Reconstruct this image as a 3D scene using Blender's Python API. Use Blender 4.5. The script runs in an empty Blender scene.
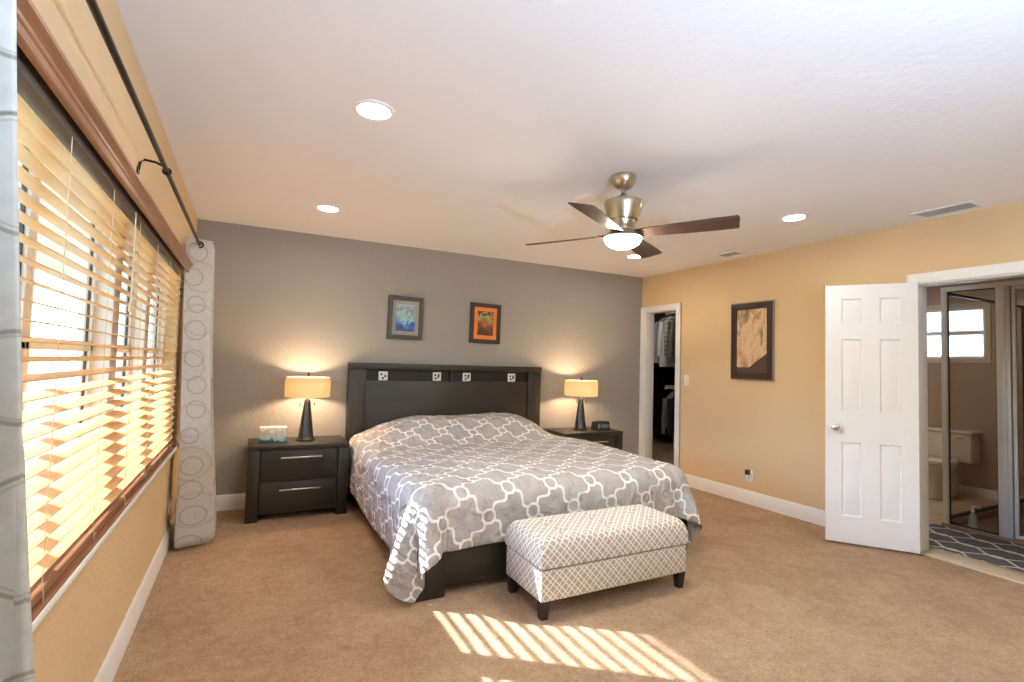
import bpy, bmesh, math, random
import numpy as np
from mathutils import Vector, Matrix
random.seed(7)
S = bpy.context.scene
COL = S.collection
PI = math.pi

# ------------------------------------------------------------------ camera, sky, sun, exposure
cam_d = bpy.data.cameras.new('camera')
cam = bpy.data.objects.new('camera', cam_d); COL.objects.link(cam)
yaw, pit, rol, fpx = 0.474108, 0.045482, 0.027636, 510.01
F = Vector((math.sin(yaw)*math.cos(pit), math.cos(yaw)*math.cos(pit), math.sin(pit)))
R0 = Vector((math.cos(yaw), -math.sin(yaw), 0)); U0 = R0.cross(F)
R_ = R0*math.cos(rol) + U0*math.sin(rol); U_ = R_.cross(F)
m4 = Matrix((R_, U_, -F)).transposed().to_4x4(); m4.translation = (0.43913, -4.97513, 1.29593)
cam.matrix_world = m4
cam_d.sensor_width = 36; cam_d.lens = fpx/1024*36; cam_d.clip_start = 0.02; cam_d.clip_end = 300
S.camera = cam

SKY = 1.7
world = bpy.data.worlds.new('sky'); S.world = world; world.use_nodes = True
wt = world.node_tree; wt.nodes.clear()
sky = wt.nodes.new('ShaderNodeTexSky'); sky.sky_type = 'NISHITA'; sky.sun_disc = False
sky.sun_elevation = math.radians(24); sky.sun_rotation = math.radians(-53); sky.air_density = 1.0; sky.dust_density = 1.2
bg = wt.nodes.new('ShaderNodeBackground'); bg.inputs[1].default_value = SKY
wo = wt.nodes.new('ShaderNodeOutputWorld')
tint = wt.nodes.new('ShaderNodeMix'); tint.data_type = 'RGBA'; tint.blend_type = 'MULTIPLY'; tint.inputs[0].default_value = 1.0
tint.inputs[7].default_value = (0.74, 1.0, 1.40, 1)     # white balance of the photo: daylight reads cool
wt.links.new(sky.outputs[0], tint.inputs[6]); wt.links.new(tint.outputs[2], bg.inputs[0]); wt.links.new(bg.outputs[0], wo.inputs[0])

sun_d = bpy.data.lights.new('sun', 'SUN'); sun_d.energy = 33; sun_d.angle = 0.009; sun_d.color = (0.92, 1.0, 1.0)
sun = bpy.data.objects.new('sun', sun_d); COL.objects.link(sun)
sun.rotation_euler = Vector((0.8, -0.6, -0.44)).to_track_quat('-Z', 'Y').to_euler(); sun.location = (-6, 4, 5)

DOWNLIGHT = 128      # emission of the recessed lamps' lenses
FANLIGHT = 140
LAMP_W = 22
FILL_UPLIGHT = 225        # added bluish fill behind the camera, bounced off the ceiling
vs = S.view_settings
vs.view_transform = 'Standard'; vs.look = 'None'; vs.exposure = 0.1; vs.gamma = 1.0; vs.use_curve_mapping = False
S.display_settings.display_device = 'sRGB'
cy = S.cycles
cy.use_denoising = True; cy.max_bounces = 10; cy.diffuse_bounces = 6; cy.transparent_max_bounces = 16
cy.sample_clamp_indirect = 6; cy.caustics_reflective = False; cy.caustics_refractive = False

XR, H, YF = 4.832, 2.44, -6.1        # right wall, ceiling height, wall behind the camera

# ------------------------------------------------------------------ node helpers
def lin(r, g, b):
    f = lambda c: (c/255/12.92) if c/255 <= 0.04045 else ((c/255+0.055)/1.055)**2.4
    return (f(r), f(g), f(b), 1)

class V:
    """a node socket with arithmetic"""
    nt = None
    def __init__(s, sock): s.s = sock
    @staticmethod
    def m(op, *a):
        n = V.nt.nodes.new('ShaderNodeMath'); n.operation = op
        for i, x in enumerate(a):
            if isinstance(x, V): V.nt.links.new(x.s, n.inputs[i])
            else: n.inputs[i].default_value = x
        return V(n.outputs[0])
    def __add__(s, o): return V.m('ADD', s, o)
    __radd__ = __add__
    def __sub__(s, o): return V.m('SUBTRACT', s, o)
    def __rsub__(s, o): return V.m('SUBTRACT', o, s)
    def __mul__(s, o): return V.m('MULTIPLY', s, o)
    __rmul__ = __mul__
    def __truediv__(s, o): return V.m('DIVIDE', s, o)
def vfloor(a): return V.m('FLOOR', a)
def vfrac(a): return V.m('FRACT', a)
def vabs(a): return V.m('ABSOLUTE', a)
def vsin(a): return V.m('SINE', a)
def vsqrt(a): return V.m('SQRT', a)
def vmin(a, b): return V.m('MINIMUM', a, b)
def vmax(a, b): return V.m('MAXIMUM', a, b)
def band(d, w, soft):       # 1 where d < w, soft edge
    n = V.nt.nodes.new('ShaderNodeMapRange'); n.interpolation_type = 'SMOOTHSTEP'
    V.nt.links.new(d.s, n.inputs[0])
    n.inputs[1].default_value = w-soft; n.inputs[2].default_value = w+soft
    n.inputs[3].default_value = 1; n.inputs[4].default_value = 0
    return V(n.outputs[0])

class Mat:
    def __init__(s, name, color=(0.8, 0.8, 0.8, 1), rough=0.6, metal=0.0, spec=0.5):
        s.m = bpy.data.materials.new(name); s.m.use_nodes = True
        s.nt = s.m.node_tree; V.nt = s.nt
        s.b = s.nt.nodes['Principled BSDF']; s.out = s.nt.nodes['Material Output']
        s.b.inputs['Base Color'].default_value = color
        s.b.inputs['Roughness'].default_value = rough; s.b.inputs['Metallic'].default_value = metal
        s.b.inputs['Specular IOR Level'].default_value = spec
        s.tc = None
    def coord(s, kind='Object', scale=(1, 1, 1)):
        if not s.tc: s.tc = s.nt.nodes.new('ShaderNodeTexCoord')
        mp = s.nt.nodes.new('ShaderNodeMapping'); mp.inputs['Scale'].default_value = scale
        s.nt.links.new(s.tc.outputs[kind], mp.inputs[0]); return mp.outputs[0]
    def uv(s):
        sp = s.nt.nodes.new('ShaderNodeSeparateXYZ'); s.nt.links.new(s.coord('UV'), sp.inputs[0])
        V.nt = s.nt
        return V(sp.outputs[0]), V(sp.outputs[1])
    def noise(s, scale, detail=2, co=None, rough=0.5):
        n = s.nt.nodes.new('ShaderNodeTexNoise'); n.inputs['Scale'].default_value = scale
        n.inputs['Detail'].default_value = detail; n.inputs['Roughness'].default_value = rough
        s.nt.links.new(co or s.coord(), n.inputs['Vector']); return n
    def ramp(s, fac, stops):
        r = s.nt.nodes.new('ShaderNodeValToRGB')
        e = r.color_ramp.elements
        while len(e) < len(stops): e.new(0.5)
        for i, (p, c) in enumerate(stops): e[i].position = p; e[i].color = c
        s.nt.links.new(fac, r.inputs[0]); return r.outputs[0]
    def mix(s, fac, a, b):
        n = s.nt.nodes.new('ShaderNodeMix'); n.data_type = 'RGBA'
        for i, x in ((0, fac), (6, a), (7, b)):
            if isinstance(x, V): x = x.s
            if isinstance(x, (tuple, float, int)): n.inputs[i].default_value = x
            else: s.nt.links.new(x, n.inputs[i])
        return n.outputs[2]
    def col(s, sock): s.nt.links.new(sock, s.b.inputs['Base Color']); return s
    def bump(s, h, strength=0.3, dist=0.01):
        n = s.nt.nodes.new('ShaderNodeBump'); n.inputs['Strength'].default_value = strength
        n.inputs['Distance'].default_value = dist
        s.nt.links.new(h.s if isinstance(h, V) else h, n.inputs['Height'])
        s.nt.links.new(n.outputs[0], s.b.inputs['Normal']); return s

def plain(name, c, rough=0.6, metal=0.0, spec=0.5, var=0.06, scale=6):
    m = Mat(name, c, rough, metal, spec)
    n = m.noise(scale, 3)
    d = tuple(x*(1-var) for x in c[:3]) + (1,); l = tuple(min(1, x*(1+var)) for x in c[:3]) + (1,)
    m.col(m.ramp(n.outputs[0], [(0.3, d), (0.7, l)]))
    return m.m
def textured_wall(name, c, scale=34, strength=0.5):
    m = Mat(name, c, 0.75, spec=0.25)
    n = m.noise(scale, 3, rough=0.55); n2 = m.noise(scale*2.7, 2)
    V.nt = m.nt
    m.bump(V(n.outputs[0]) + V(n2.outputs[0])*0.4, strength, 0.012)
    n3 = m.noise(1.3, 2)
    m.col(m.ramp(n3.outputs[0], [(0.3, tuple(x*0.97 for x in c[:3])+(1,)), (0.7, c)]))
    return m.m
def wood(name, dark, light, axis=0, rough=0.42, scale=1.0):
    m = Mat(name, light, rough, spec=0.4)
    sc = [14*scale, 14*scale, 14*scale]; sc[axis] = 0.9*scale
    n = m.noise(3.0, 5, m.coord('Object', tuple(sc)), 0.65)
    m.col(m.ramp(n.outputs[0], [(0.3, dark), (0.7, light)]))
    m.bump(n.outputs[0], 0.08, 0.004)
    return m.m
def emit(name, c, strength):
    m = bpy.data.materials.new(name); m.use_nodes = True; nt = m.node_tree; nt.nodes.clear()
    e = nt.nodes.new('ShaderNodeEmission'); e.inputs[0].default_value = c; e.inputs[1].default_value = strength
    o = nt.nodes.new('ShaderNodeOutputMaterial'); nt.links.new(e.outputs[0], o.inputs[0]); return m
def glass(name, tint=(1, 1, 1, 1), refl=0.08, power=1.0):
    m = bpy.data.materials.new(name); m.use_nodes = True; nt = m.node_tree; nt.nodes.clear()
    t = nt.nodes.new('ShaderNodeBsdfTransparent'); t.inputs[0].default_value = tint
    g = nt.nodes.new('ShaderNodeBsdfGlossy'); g.inputs['Roughness'].default_value = 0.02
    fr = nt.nodes.new('ShaderNodeFresnel'); fr.inputs[0].default_value = 1.25
    ge = nt.nodes.new('ShaderNodeNewGeometry'); io = nt.nodes.new('ShaderNodeMath'); io.operation = 'MULTIPLY_ADD'
    nt.links.new(ge.outputs['Backfacing'], io.inputs[0]); io.inputs[1].default_value = 0.8-1.25; io.inputs[2].default_value = 1.25
    nt.links.new(io.outputs[0], fr.inputs[0])      # the far face of a pane sees the inverse index
    mx = nt.nodes.new('ShaderNodeMixShader'); o = nt.nodes.new('ShaderNodeOutputMaterial')
    nt.links.new(fr.outputs[0], mx.inputs[0]); nt.links.new(t.outputs[0], mx.inputs[1]); nt.links.new(g.outputs[0], mx.inputs[2])
    nt.links.new(mx.outputs[0], o.inputs[0]); return m

# ------------------------------------------------------------------ mesh helpers
class MB:
    def __init__(s): s.bm = bmesh.new()
    def box(s, x0, x1, y0, y1, z0, z1, bevel=0.0, seg=2):
        r = bmesh.ops.create_cube(s.bm, size=1.0)
        vs = r['verts']
        for v in vs:
            v.co = Vector(((x0+x1)/2 + v.co.x*(x1-x0), (y0+y1)/2 + v.co.y*(y1-y0), (z0+z1)/2 + v.co.z*(z1-z0)))
        if bevel > 0:
            es = set(e for v in vs for e in v.link_edges)
            bmesh.ops.bevel(s.bm, geom=list(es), offset=bevel, segments=seg, affect='EDGES', profile=0.5)
        return s
    def frame(s, o, i, lo, hi, plane):
        """rectangular ring: o=(a0,a1,b0,b1) outer, i inner, lo..hi along the third axis"""
        for (a0, a1, b0, b1) in ((o[0], i[0], o[2], o[3]), (i[1], o[1], o[2], o[3]), (i[0], i[1], i[3], o[3]), (i[0], i[1], o[2], i[2])):
            if plane == 'xz': s.box(a0, a1, lo, hi, b0, b1, 0.002, 1)
            elif plane == 'yz': s.box(lo, hi, a0, a1, b0, b1, 0.002, 1)
            else: s.box(a0, a1, b0, b1, lo, hi, 0.002, 1)
        return s
    def lathe(s, prof, c=(0, 0, 0), n=32, axis='z', sx=1.0, sy=1.0, cap=True):
        rings = []
        for (r, z) in prof:
            ring = []
            for k in range(n):
                a = 2*PI*k/n
                p = (r*math.cos(a)*sx, r*math.sin(a)*sy, z)
                if axis == 'y': p = (p[0], p[2], p[1])
                if axis == 'x': p = (p[2], p[0], p[1])
                ring.append(s.bm.verts.new((c[0]+p[0], c[1]+p[1], c[2]+p[2])))
            rings.append(ring)
        for a, b in zip(rings, rings[1:]):
            for k in range(n): s.bm.faces.new((a[k], a[(k+1) % n], b[(k+1) % n], b[k]))
        if cap:
            s.bm.faces.new(rings[0][::-1]); s.bm.faces.new(rings[-1])
        return s
    def tube(s, pts, r, n=10, cap=True):
        pts = [Vector(p) for p in pts]; rings = []
        rr = r if isinstance(r, (list, tuple)) else [r]*len(pts)
        for i, p in enumerate(pts):
            d = (pts[min(i+1, len(pts)-1)] - pts[max(i-1, 0)]).normalized()
            up = Vector((0, 0, 1)) if abs(d.z) < 0.9 else Vector((1, 0, 0))
            a = d.cross(up).normalized(); b = a.cross(d)
            rings.append([s.bm.verts.new(p + (a*math.cos(2*PI*k/n) + b*math.sin(2*PI*k/n))*rr[i]) for k in range(n)])
        for a, b in zip(rings, rings[1:]):
            for k in range(n): s.bm.faces.new((a[k], a[(k+1) % n], b[(k+1) % n], b[k]))
        if cap: s.bm.faces.new(rings[0][::-1]); s.bm.faces.new(rings[-1])
        return s
    def torus(s, c, R, r, axis='y', n=24, k=8):
        rings = []
        for i in range(n):
            a = 2*PI*i/n; ring = []
            for j in range(k):
                b = 2*PI*j/k; q = R + r*math.cos(b)
                p = (q*math.cos(a), q*math.sin(a), r*math.sin(b))
                if axis == 'y': p = (p[0], p[2], p[1])
                if axis == 'x': p = (p[2], p[0], p[1])
                ring.append(s.bm.verts.new((c[0]+p[0], c[1]+p[1], c[2]+p[2])))
            rings.append(ring)
        for i in range(n):
            a, b = rings[i], rings[(i+1) % n]
            for j in range(k): s.bm.faces.new((a[j], b[j], b[(j+1) % k], a[(j+1) % k]))
        return s
    def prism(s, poly, lo, hi, axis='y'):
        def mk(p, t):
            if axis == 'y': return (p[0], t, p[1])
            if axis == 'x': return (t, p[0], p[1])
            return (p[0], p[1], t)
        A = [s.bm.verts.new(mk(p, lo)) for p in poly]; B = [s.bm.verts.new(mk(p, hi)) for p in poly]
        n = len(poly)
        for i in range(n): s.bm.faces.new((A[i], A[(i+1) % n], B[(i+1) % n], B[i]))
        s.bm.faces.new(A[::-1]); s.bm.faces.new(B); return s
    def grid(s, f, nu, nv, close_u=False):
        vv = [[s.bm.verts.new(f(i/(nu-1 if not close_u else nu), j/(nv-1))) for j in range(nv)] for i in range(nu)]
        for i in range(nu if close_u else nu-1):
            for j in range(nv-1):
                i2 = (i+1) % nu
                s.bm.faces.new((vv[i][j], vv[i2][j], vv[i2][j+1], vv[i][j+1]))
        return s
    def xf(s, M):
        bmesh.ops.transform(s.bm, matrix=M, verts=s.bm.verts); return s

def boxuv(me):
    uvl = me.uv_layers.new(name='UVMap')
    for p in me.polygons:
        n = p.normal; ax = max(range(3), key=lambda i: abs(n[i]))
        for li in p.loop_indices:
            c = me.vertices[me.loops[li].vertex_index].co
            uvl.data[li].uv = ((c.y, c.z) if ax == 0 else (c.x, c.z) if ax == 1 else (c.x, c.y))
def obj(name, mb, mat, parent=None, smooth=35, uv=True, loc=None):
    """link a builder as one mesh object; world-space coordinates stay, the origin moves to the parent's base"""
    bm = mb.bm
    bmesh.ops.recalc_face_normals(bm, faces=bm.faces)
    me = bpy.data.meshes.new(name); 
    base = Vector(loc) if loc is not None else (parent_base(parent) if parent else None)
    if base is None:
        xs = [v.co for v in bm.verts]
        lo = Vector([min(c[i] for c in xs) for i in range(3)]); hi = Vector([max(c[i] for c in xs) for i in range(3)])
        base = Vector(((lo.x+hi.x)/2, (lo.y+hi.y)/2, lo.z))
    bmesh.ops.translate(bm, verts=bm.verts, vec=-base)
    bm.to_mesh(me); bm.free()
    if uv: boxuv(me)
    me.materials.append(mat)
    if smooth:
        for p in me.polygons: p.use_smooth = True
        me.set_sharp_from_angle(angle=math.radians(smooth))
    o = bpy.data.objects.new(name, me); COL.objects.link(o)
    if parent: o.parent = parent
    else: o.location = base
    o['base'] = list(base)
    return o
def parent_base(p): return Vector(p['base'])
def tag(o, label, cat, group=None, kind=None):
    o['label'] = label; o['category'] = cat
    if group: o['group'] = group
    if kind: o['kind'] = kind
    return o
def thing(name, loc, label, cat, group=None):
    o = bpy.data.objects.new(name, None); COL.objects.link(o); o.location = loc; o['base'] = list(loc)
    o.empty_display_size = 0.1
    return tag(o, label, cat, group)
def struct(name, mb, mat, parent=None, smooth=35):
    o = obj(name, mb, mat, parent, smooth)
    if not parent: o['kind'] = 'structure'
    return o
def dup(root, loc, rotz, label, group=None):
    r = root.copy(); COL.objects.link(r); r.location = loc
    r.rotation_euler = (0, 0, rotz); r['label'] = label; r['base'] = list(loc)
    if group: r['group'] = group
    def kids(a, b):
        for ch in list(a.children):
            c = ch.copy(); COL.objects.link(c); c.parent = b
            kids(ch, c)
    kids(root, r)
    return r

# ------------------------------------------------------------------ materials
M_ceil = textured_wall('ceiling_paint', lin(238, 238, 238), 22, 0.22)
M_gray = textured_wall('gray_wall_paint', lin(156, 152, 145), 30, 0.3)
M_tan = textured_wall('tan_wall_paint', lin(219, 190, 148), 30, 0.3)
M_white = plain('white_trim_paint', lin(236, 234, 230), 0.4, var=0.02)
M_door = plain('white_door_paint', lin(232, 232, 230), 0.38, var=0.015)
M_esp = wood('espresso_wood', lin(36, 33, 28), lin(50, 46, 39), 0, 0.4)
M_espv = wood('espresso_wood_upright', lin(36, 33, 28), lin(50, 46, 39), 2, 0.4)
M_espshade = wood('espresso_recess_shade', lin(24, 22, 20), lin(34, 32, 29), 0, 0.5)  # darker copy of the wood, recess shade put into its colour
M_blade = wood('fan_blade_walnut', lin(66, 48, 38), lin(98, 74, 60), 0, 0.5)
M_slat = wood('honey_slat_wood', lin(204, 154, 98), lin(226, 182, 124), 1, 0.5, 0.7)
M_val = wood('valance_wood', lin(124, 80, 54), lin(160, 112, 78), 1, 0.35)
M_headrail = plain('headrail_brown', lin(112, 96, 84), 0.5)
M_cord = plain('ladder_cord', lin(214, 190, 150), 0.8)
M_nickel = plain('brushed_nickel', lin(196, 186, 166), 0.28, 1.0, var=0.04, scale=30)
M_alu = plain('satin_aluminium', lin(212, 212, 210), 0.42, 0.25, var=0.02)
M_chrome = plain('polished_chrome', lin(210, 208, 205), 0.12, 1.0, var=0.02)
M_bronze = plain('dark_bronze', lin(40, 32, 28), 0.4, 0.6)
M_lampbase = plain('gunmetal_lamp_base', lin(70, 68, 64), 0.25, 0.7)
M_black = plain('black_plastic', lin(24, 23, 23), 0.4)
M_leg = plain('dark_stained_leg', lin(40, 34, 31), 0.4)
M_plate = plain('white_plastic_plate', lin(238, 236, 230), 0.35, var=0.01)
M_vent = plain('vent_enamel', lin(226, 228, 228), 0.45, var=0.02)
M_porc = plain('white_porcelain', lin(226, 216, 200), 0.15, var=0.01)
M_lens = emit('lamp_lens_glow', (1.0, 0.92, 0.82, 1), DOWNLIGHT)
M_bowl = emit('fan_bowl_glow', (1.0, 0.90, 0.76, 1), FANLIGHT)
M_winglass = glass('window_glass')
M_showerglass = glass('tinted_shower_glass', (0.93, 0.92, 0.905, 1))
M_picglass = None

def carpet():
    m = Mat('beige_carpet', rough=0.95, spec=0.1)
    a = m.noise(2.2, 4, rough=0.6); b = m.noise(95, 3, rough=0.8); c = m.noise(14, 4, rough=0.65)
    c1 = m.ramp(a.outputs[0], [(0.32, lin(160, 128, 99)), (0.68, lin(210, 180, 148))])
    c2 = m.ramp(b.outputs[0], [(0.32, lin(114, 88, 67)), (0.5, lin(194, 162, 131)), (0.68, lin(244, 218, 188))])
    c3 = m.ramp(c.outputs[0], [(0.3, lin(164, 132, 103)), (0.7, lin(210, 181, 150))])
    m.col(m.mix(0.34, m.mix(0.42, c1, c2), c3))
    V.nt = m.nt
    m.bump(V(b.outputs[0]) + V(c.outputs[0])*0.6, 0.9, 0.02)
    return m.m
M_carpet = carpet()

def trellis_fabric():      # white trellis of octagons joined by kinked lines on grey
    m = Mat('grey_trellis_duvet', rough=0.85, spec=0.15)
    u, v = m.uv(); k = 1/(2*0.145)
    p = (u+v)*k; q = (u-v)*k
    fp, fq = vfrac(p+0.5)-0.5, vfrac(q+0.5)-0.5
    kink = 0.10
    def tri(t): return vsin((vfrac(t)-0.19)*(2*PI/0.62))
    lq = vabs(fq + tri(p)*kink)*0.83; lp = vabs(fp - tri(q)*kink)*0.83
    line = vmin(lp, lq)
    ax, ay = vabs(fp), vabs(fq)
    octd = vmax(vmax(ax, ay), (ax+ay)*0.73)             # octagon norm
    ring = vabs(octd - 0.19)
    d = vmin(line + band(octd, 0.19, 0.002)*9.0, ring)
    mask = band(d, 0.034, 0.012)
    n = m.noise(9, 3); 
    base = m.ramp(n.outputs[0], [(0.3, lin(166, 161, 157)), (0.7, lin(184, 180, 176))])
    m.col(m.mix(mask, base, lin(240, 237, 232)))
    n2 = m.noise(26, 3); V.nt = m.nt
    w = m.nt.nodes.new('ShaderNodeTexNoise'); w.inputs['Scale'].default_value = 9; w.inputs['Distortion'].default_value = 1.2
    m.nt.links.new(m.coord('UV', (1, 0.35, 1)), w.inputs['Vector'])
    m.bump(V(n2.outputs[0])*0.8 + V(w.outputs[0])*1.3, 0.8, 0.04)
    return m.m
M_duvet = trellis_fabric()

def diamond_fabric():
    m = Mat('beige_diamond_upholstery', rough=0.85, spec=0.15)
    u, v = m.uv(); k = 1/(0.0545*1.4142)
    p, q = vfrac((u+v)*k), vfrac((u-v)*k)
    def dl(x): return vmin(vmin(x, 1-x), vabs(x-0.6))
    d = vmin(dl(p), dl(q))
    mask = band(d, 0.052, 0.02)
    m.col(m.mix(mask, lin(176, 167, 154), lin(238, 233, 224)))
    n = m.noise(300, 2); m.bump(n.outputs[0], 0.25, 0.003)
    return m.m
M_bench = diamond_fabric()

def circle_fabric():
    m = Mat('circle_print_curtain', rough=0.8, spec=0.15)
    u, v = m.uv()
    def layer(sc, ou, ov):
        cu, cv = u*sc+ou, v*sc+ov
        c = m.nt.nodes.new('ShaderNodeCombineXYZ'); m.nt.links.new(vfloor(cu).s, c.inputs[0]); m.nt.links.new(vfloor(cv).s, c.inputs[1])
        wn = m.nt.nodes.new('ShaderNodeTexWhiteNoise'); wn.noise_dimensions = '2D'; m.nt.links.new(c.outputs[0], wn.inputs[0])
        sp = m.nt.nodes.new('ShaderNodeSeparateColor'); m.nt.links.new(wn.outputs[1], sp.inputs[0])
        r1, r2, r3 = (V(sp.outputs[i]) for i in range(3))
        x = vfrac(cu) - 0.5 + (r1-0.5)*0.2; y = vfrac(cv) - 0.5 + (r2-0.5)*0.2
        d = vsqrt(x*x + y*y)
        rad = r3*0.12 + 0.26
        ring = band(vabs(d-rad), 0.013, 0.008); ring2 = band(vabs(d-rad*0.9), 0.007, 0.006)
        return vmax(ring, ring2*0.5)
    mask = vmax(layer(5.6, 0.1, 0.33), layer(3.1, 0.3, 0.77)*0.45)
    n = m.noise(60, 2)
    base = m.ramp(n.outputs[0], [(0.3, lin(206, 203, 196)), (0.7, lin(222, 219, 212))])
    m.col(m.mix(mask, base, lin(152, 143, 130)))
    tr = m.nt.nodes.new('ShaderNodeBsdfTranslucent'); tr.inputs[0].default_value = lin(228, 224, 216)
    mx = m.nt.nodes.new('ShaderNodeMixShader'); mx.inputs[0].default_value = 0.28
    m.nt.links.new(m.b.outputs[0], mx.inputs[1]); m.nt.links.new(tr.outputs[0], mx.inputs[2]); m.nt.links.new(mx.outputs[0], m.out.inputs[0])
    return m.m
M_curtain = circle_fabric()

def shade_fabric():
    m = Mat('cream_lamp_shade', lin(238, 222, 190), 0.9, spec=0.1)
    n = m.noise(120, 2); m.bump(n.outputs[0], 0.15, 0.002)
    tr = m.nt.nodes.new('ShaderNodeBsdfTranslucent'); tr.inputs[0].default_value = lin(248, 234, 206)
    mx = m.nt.nodes.new('ShaderNodeMixShader'); mx.inputs[0].default_value = 0.55
    m.nt.links.new(m.b.outputs[0], mx.inputs[1]); m.nt.links.new(tr.outputs[0], mx.inputs[2]); m.nt.links.new(mx.outputs[0], m.out.inputs[0])
    return m.m
M_shade = shade_fabric()

def rug_fabric():
    m = Mat('grey_trellis_rug', rough=0.95, spec=0.1)
    u, v = m.uv()
    L = 0.24
    a = vsin(v*(2*PI/0.42))*0.075
    d1 = vabs(vfrac((u+a)/L) - 0.5)*L; d2 = vabs(vfrac((u-a)/L+0.5) - 0.5)*L
    mask = band(vmin(d1, d2), 0.012, 0.004)
    n = m.noise(70, 3)
    base = m.ramp(n.outputs[0], [(0.3, lin(86, 84, 82)), (0.7, lin(116, 112, 108))])
    m.col(m.mix(mask, base, lin(220, 214, 202)))
    m.bump(n.outputs[0], 0.6, 0.01)
    return m.m
M_rug = rug_fabric()

def tile(name, c1, c2, grout, su, sv, axes):
    m = Mat(name, c1, 0.3)
    sp = m.nt.nodes.new('ShaderNodeSeparateXYZ'); m.nt.links.new(m.coord('Object'), sp.inputs[0]); V.nt = m.nt
    u, v = V(sp.outputs[axes[0]]), V(sp.outputs[axes[1]])
    fu, fv = vabs(vfrac(u/su)-0.5)*su, vabs(vfrac(v/sv)-0.5)*sv
    g = vmax(band((su/2)-fu, 0.004, 0.001), band((sv/2)-fv, 0.004, 0.001))
    n = m.noise(5, 4)
    m.col(m.mix(g, m.ramp(n.outputs[0], [(0.3, c1), (0.7, c2)]), grout))
    return m.m
M_floortile = tile('beige_floor_tile', lin(196, 166, 134), lin(214, 188, 158), lin(150, 128, 106), 0.33, 0.33, (0, 1))
M_showertile = tile('brown_shower_floor_tile', lin(120, 92, 70), lin(140, 110, 86), lin(84, 68, 56), 0.15, 0.15, (0, 1))
M_walltile = tile('beige_wall_tile', lin(182, 160, 136), lin(200, 178, 152), lin(160, 142, 122), 0.2, 0.2, (0, 2))
M_bathwall = textured_wall('taupe_bathroom_paint', lin(178, 158, 138), 30, 0.2)

# ------------------------------------------------------------------ room shell
WT = 0.13
CX0, CX1 = XR+WT, 7.30             # closet / bathroom span in x
WY0, WY1, WZ0, WZ1 = -4.02, -0.96, 0.70, 1.93     # bedroom window opening
CY0, CY1, CZ = -0.593, -0.06, 1.992               # closet doorway
BY0, BY1, BZ = -3.62, -2.982, 1.975               # bathroom doorway

struct('floor', MB().box(-0.14, XR+WT, YF-0.1, 0.12, -0.08, 0.0), M_carpet)
struct('ceiling', MB().box(-0.14, XR+WT, YF-0.1, 0.12, H, H+0.1), M_ceil)
struct('wall_back', MB().box(-0.14, XR, 0, 0.12, 0, H), M_gray)
struct('wall_front', MB().box(-0.14, XR, YF-0.1, YF, 0, H), M_tan)
w = MB()
w.box(-0.14, 0, YF, WY0, 0, H).box(-0.14, 0, WY1, 0, 0, H).box(-0.14, 0, WY0, WY1, 0, WZ0).box(-0.14, 0, WY0, WY1, WZ1, H)
struct('wall_left', w, M_tan)
w = MB()
w.box(XR, XR+WT, CY1, 0.12, 0, H).box(XR, XR+WT, CY0, CY1, CZ, H).box(XR, XR+WT, BY1, CY0, 0, H)
w.box(XR, XR+WT, BY0, BY1, BZ, H).box(XR, XR+WT, YF-0.1, BY0, 0, H)
struct('wall_right', w, M_tan)

def base_profile(n0, n1, axis, off, sgn):
    """baseboard with a stepped top, along x (axis 0) or y (axis 1)"""
    h = 0.129; t = 0.016
    prof = [(0, 0), (t, 0), (t, h-0.035), (t*0.7, h-0.022), (t*0.62, h-0.008), (t*0.3, h), (0, h)]
    pr = [(off+sgn*a, b) for a, b in prof]
    return MB().prism(pr, n0, n1, 'y' if axis == 1 else 'x')
struct('baseboard_back', base_profile(0, XR, 0, 0, -1), M_white)
struct('baseboard_left', base_profile(YF, 0, 1, 0, 1), M_white)
struct('baseboard_right', base_profile(BY1+0.05, CY0-0.073, 1, XR, -1), M_white)
struct('baseboard_right.001', base_profile(YF, BY0-0.075, 1, XR, -1), M_white)
# door casings and jambs
def casing(y0, y1, z, wl, wr, ztop):
    mb = MB(); x0, x1 = XR-0.018, XR
    mb.box(x0, x1, y1, y1+wl, 0, ztop, 0.004).box(x0, x1, y0-wr, y0, 0, ztop, 0.004).box(x0-0.002, x1, y0-wr, y1+wl, z, ztop, 0.004)
    mb.box(x0-0.006, x1, y1+wl*0.72, y1+wl, 0, ztop, 0.003).box(x0-0.006, x1, y0-wr, y0-wr*0.72, 0, ztop, 0.003)
    mb.box(XR-0.002, XR+WT+0.01, y1-0.010, y1+0.002, 0, z, 0.002).box(XR-0.002, XR+WT+0.01, y0-0.002, y0+0.018, 0, z, 0.002)
    mb.box(XR-0.002, XR+WT+0.01, y0, y1, z-0.010, z+0.002, 0.002)
    mb.box(XR+0.05, XR+0.085, y0+0.016, y0+0.03, 0, z-0.016, 0.002)
    return mb
struct('trim_1', casing(CY0, CY1, CZ, 0.059, 0.072, 2.058), M_white)
struct('trim_2', casing(BY0, BY1, BZ, 0.048, 0.075, 2.05), M_white)
struct('trim_3', MB().box(XR+0.005, XR+WT+0.10, BY0, BY1, -0.02, 0.012, 0.004), plain('threshold_stone', lin(196, 176, 148), 0.5))

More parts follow.
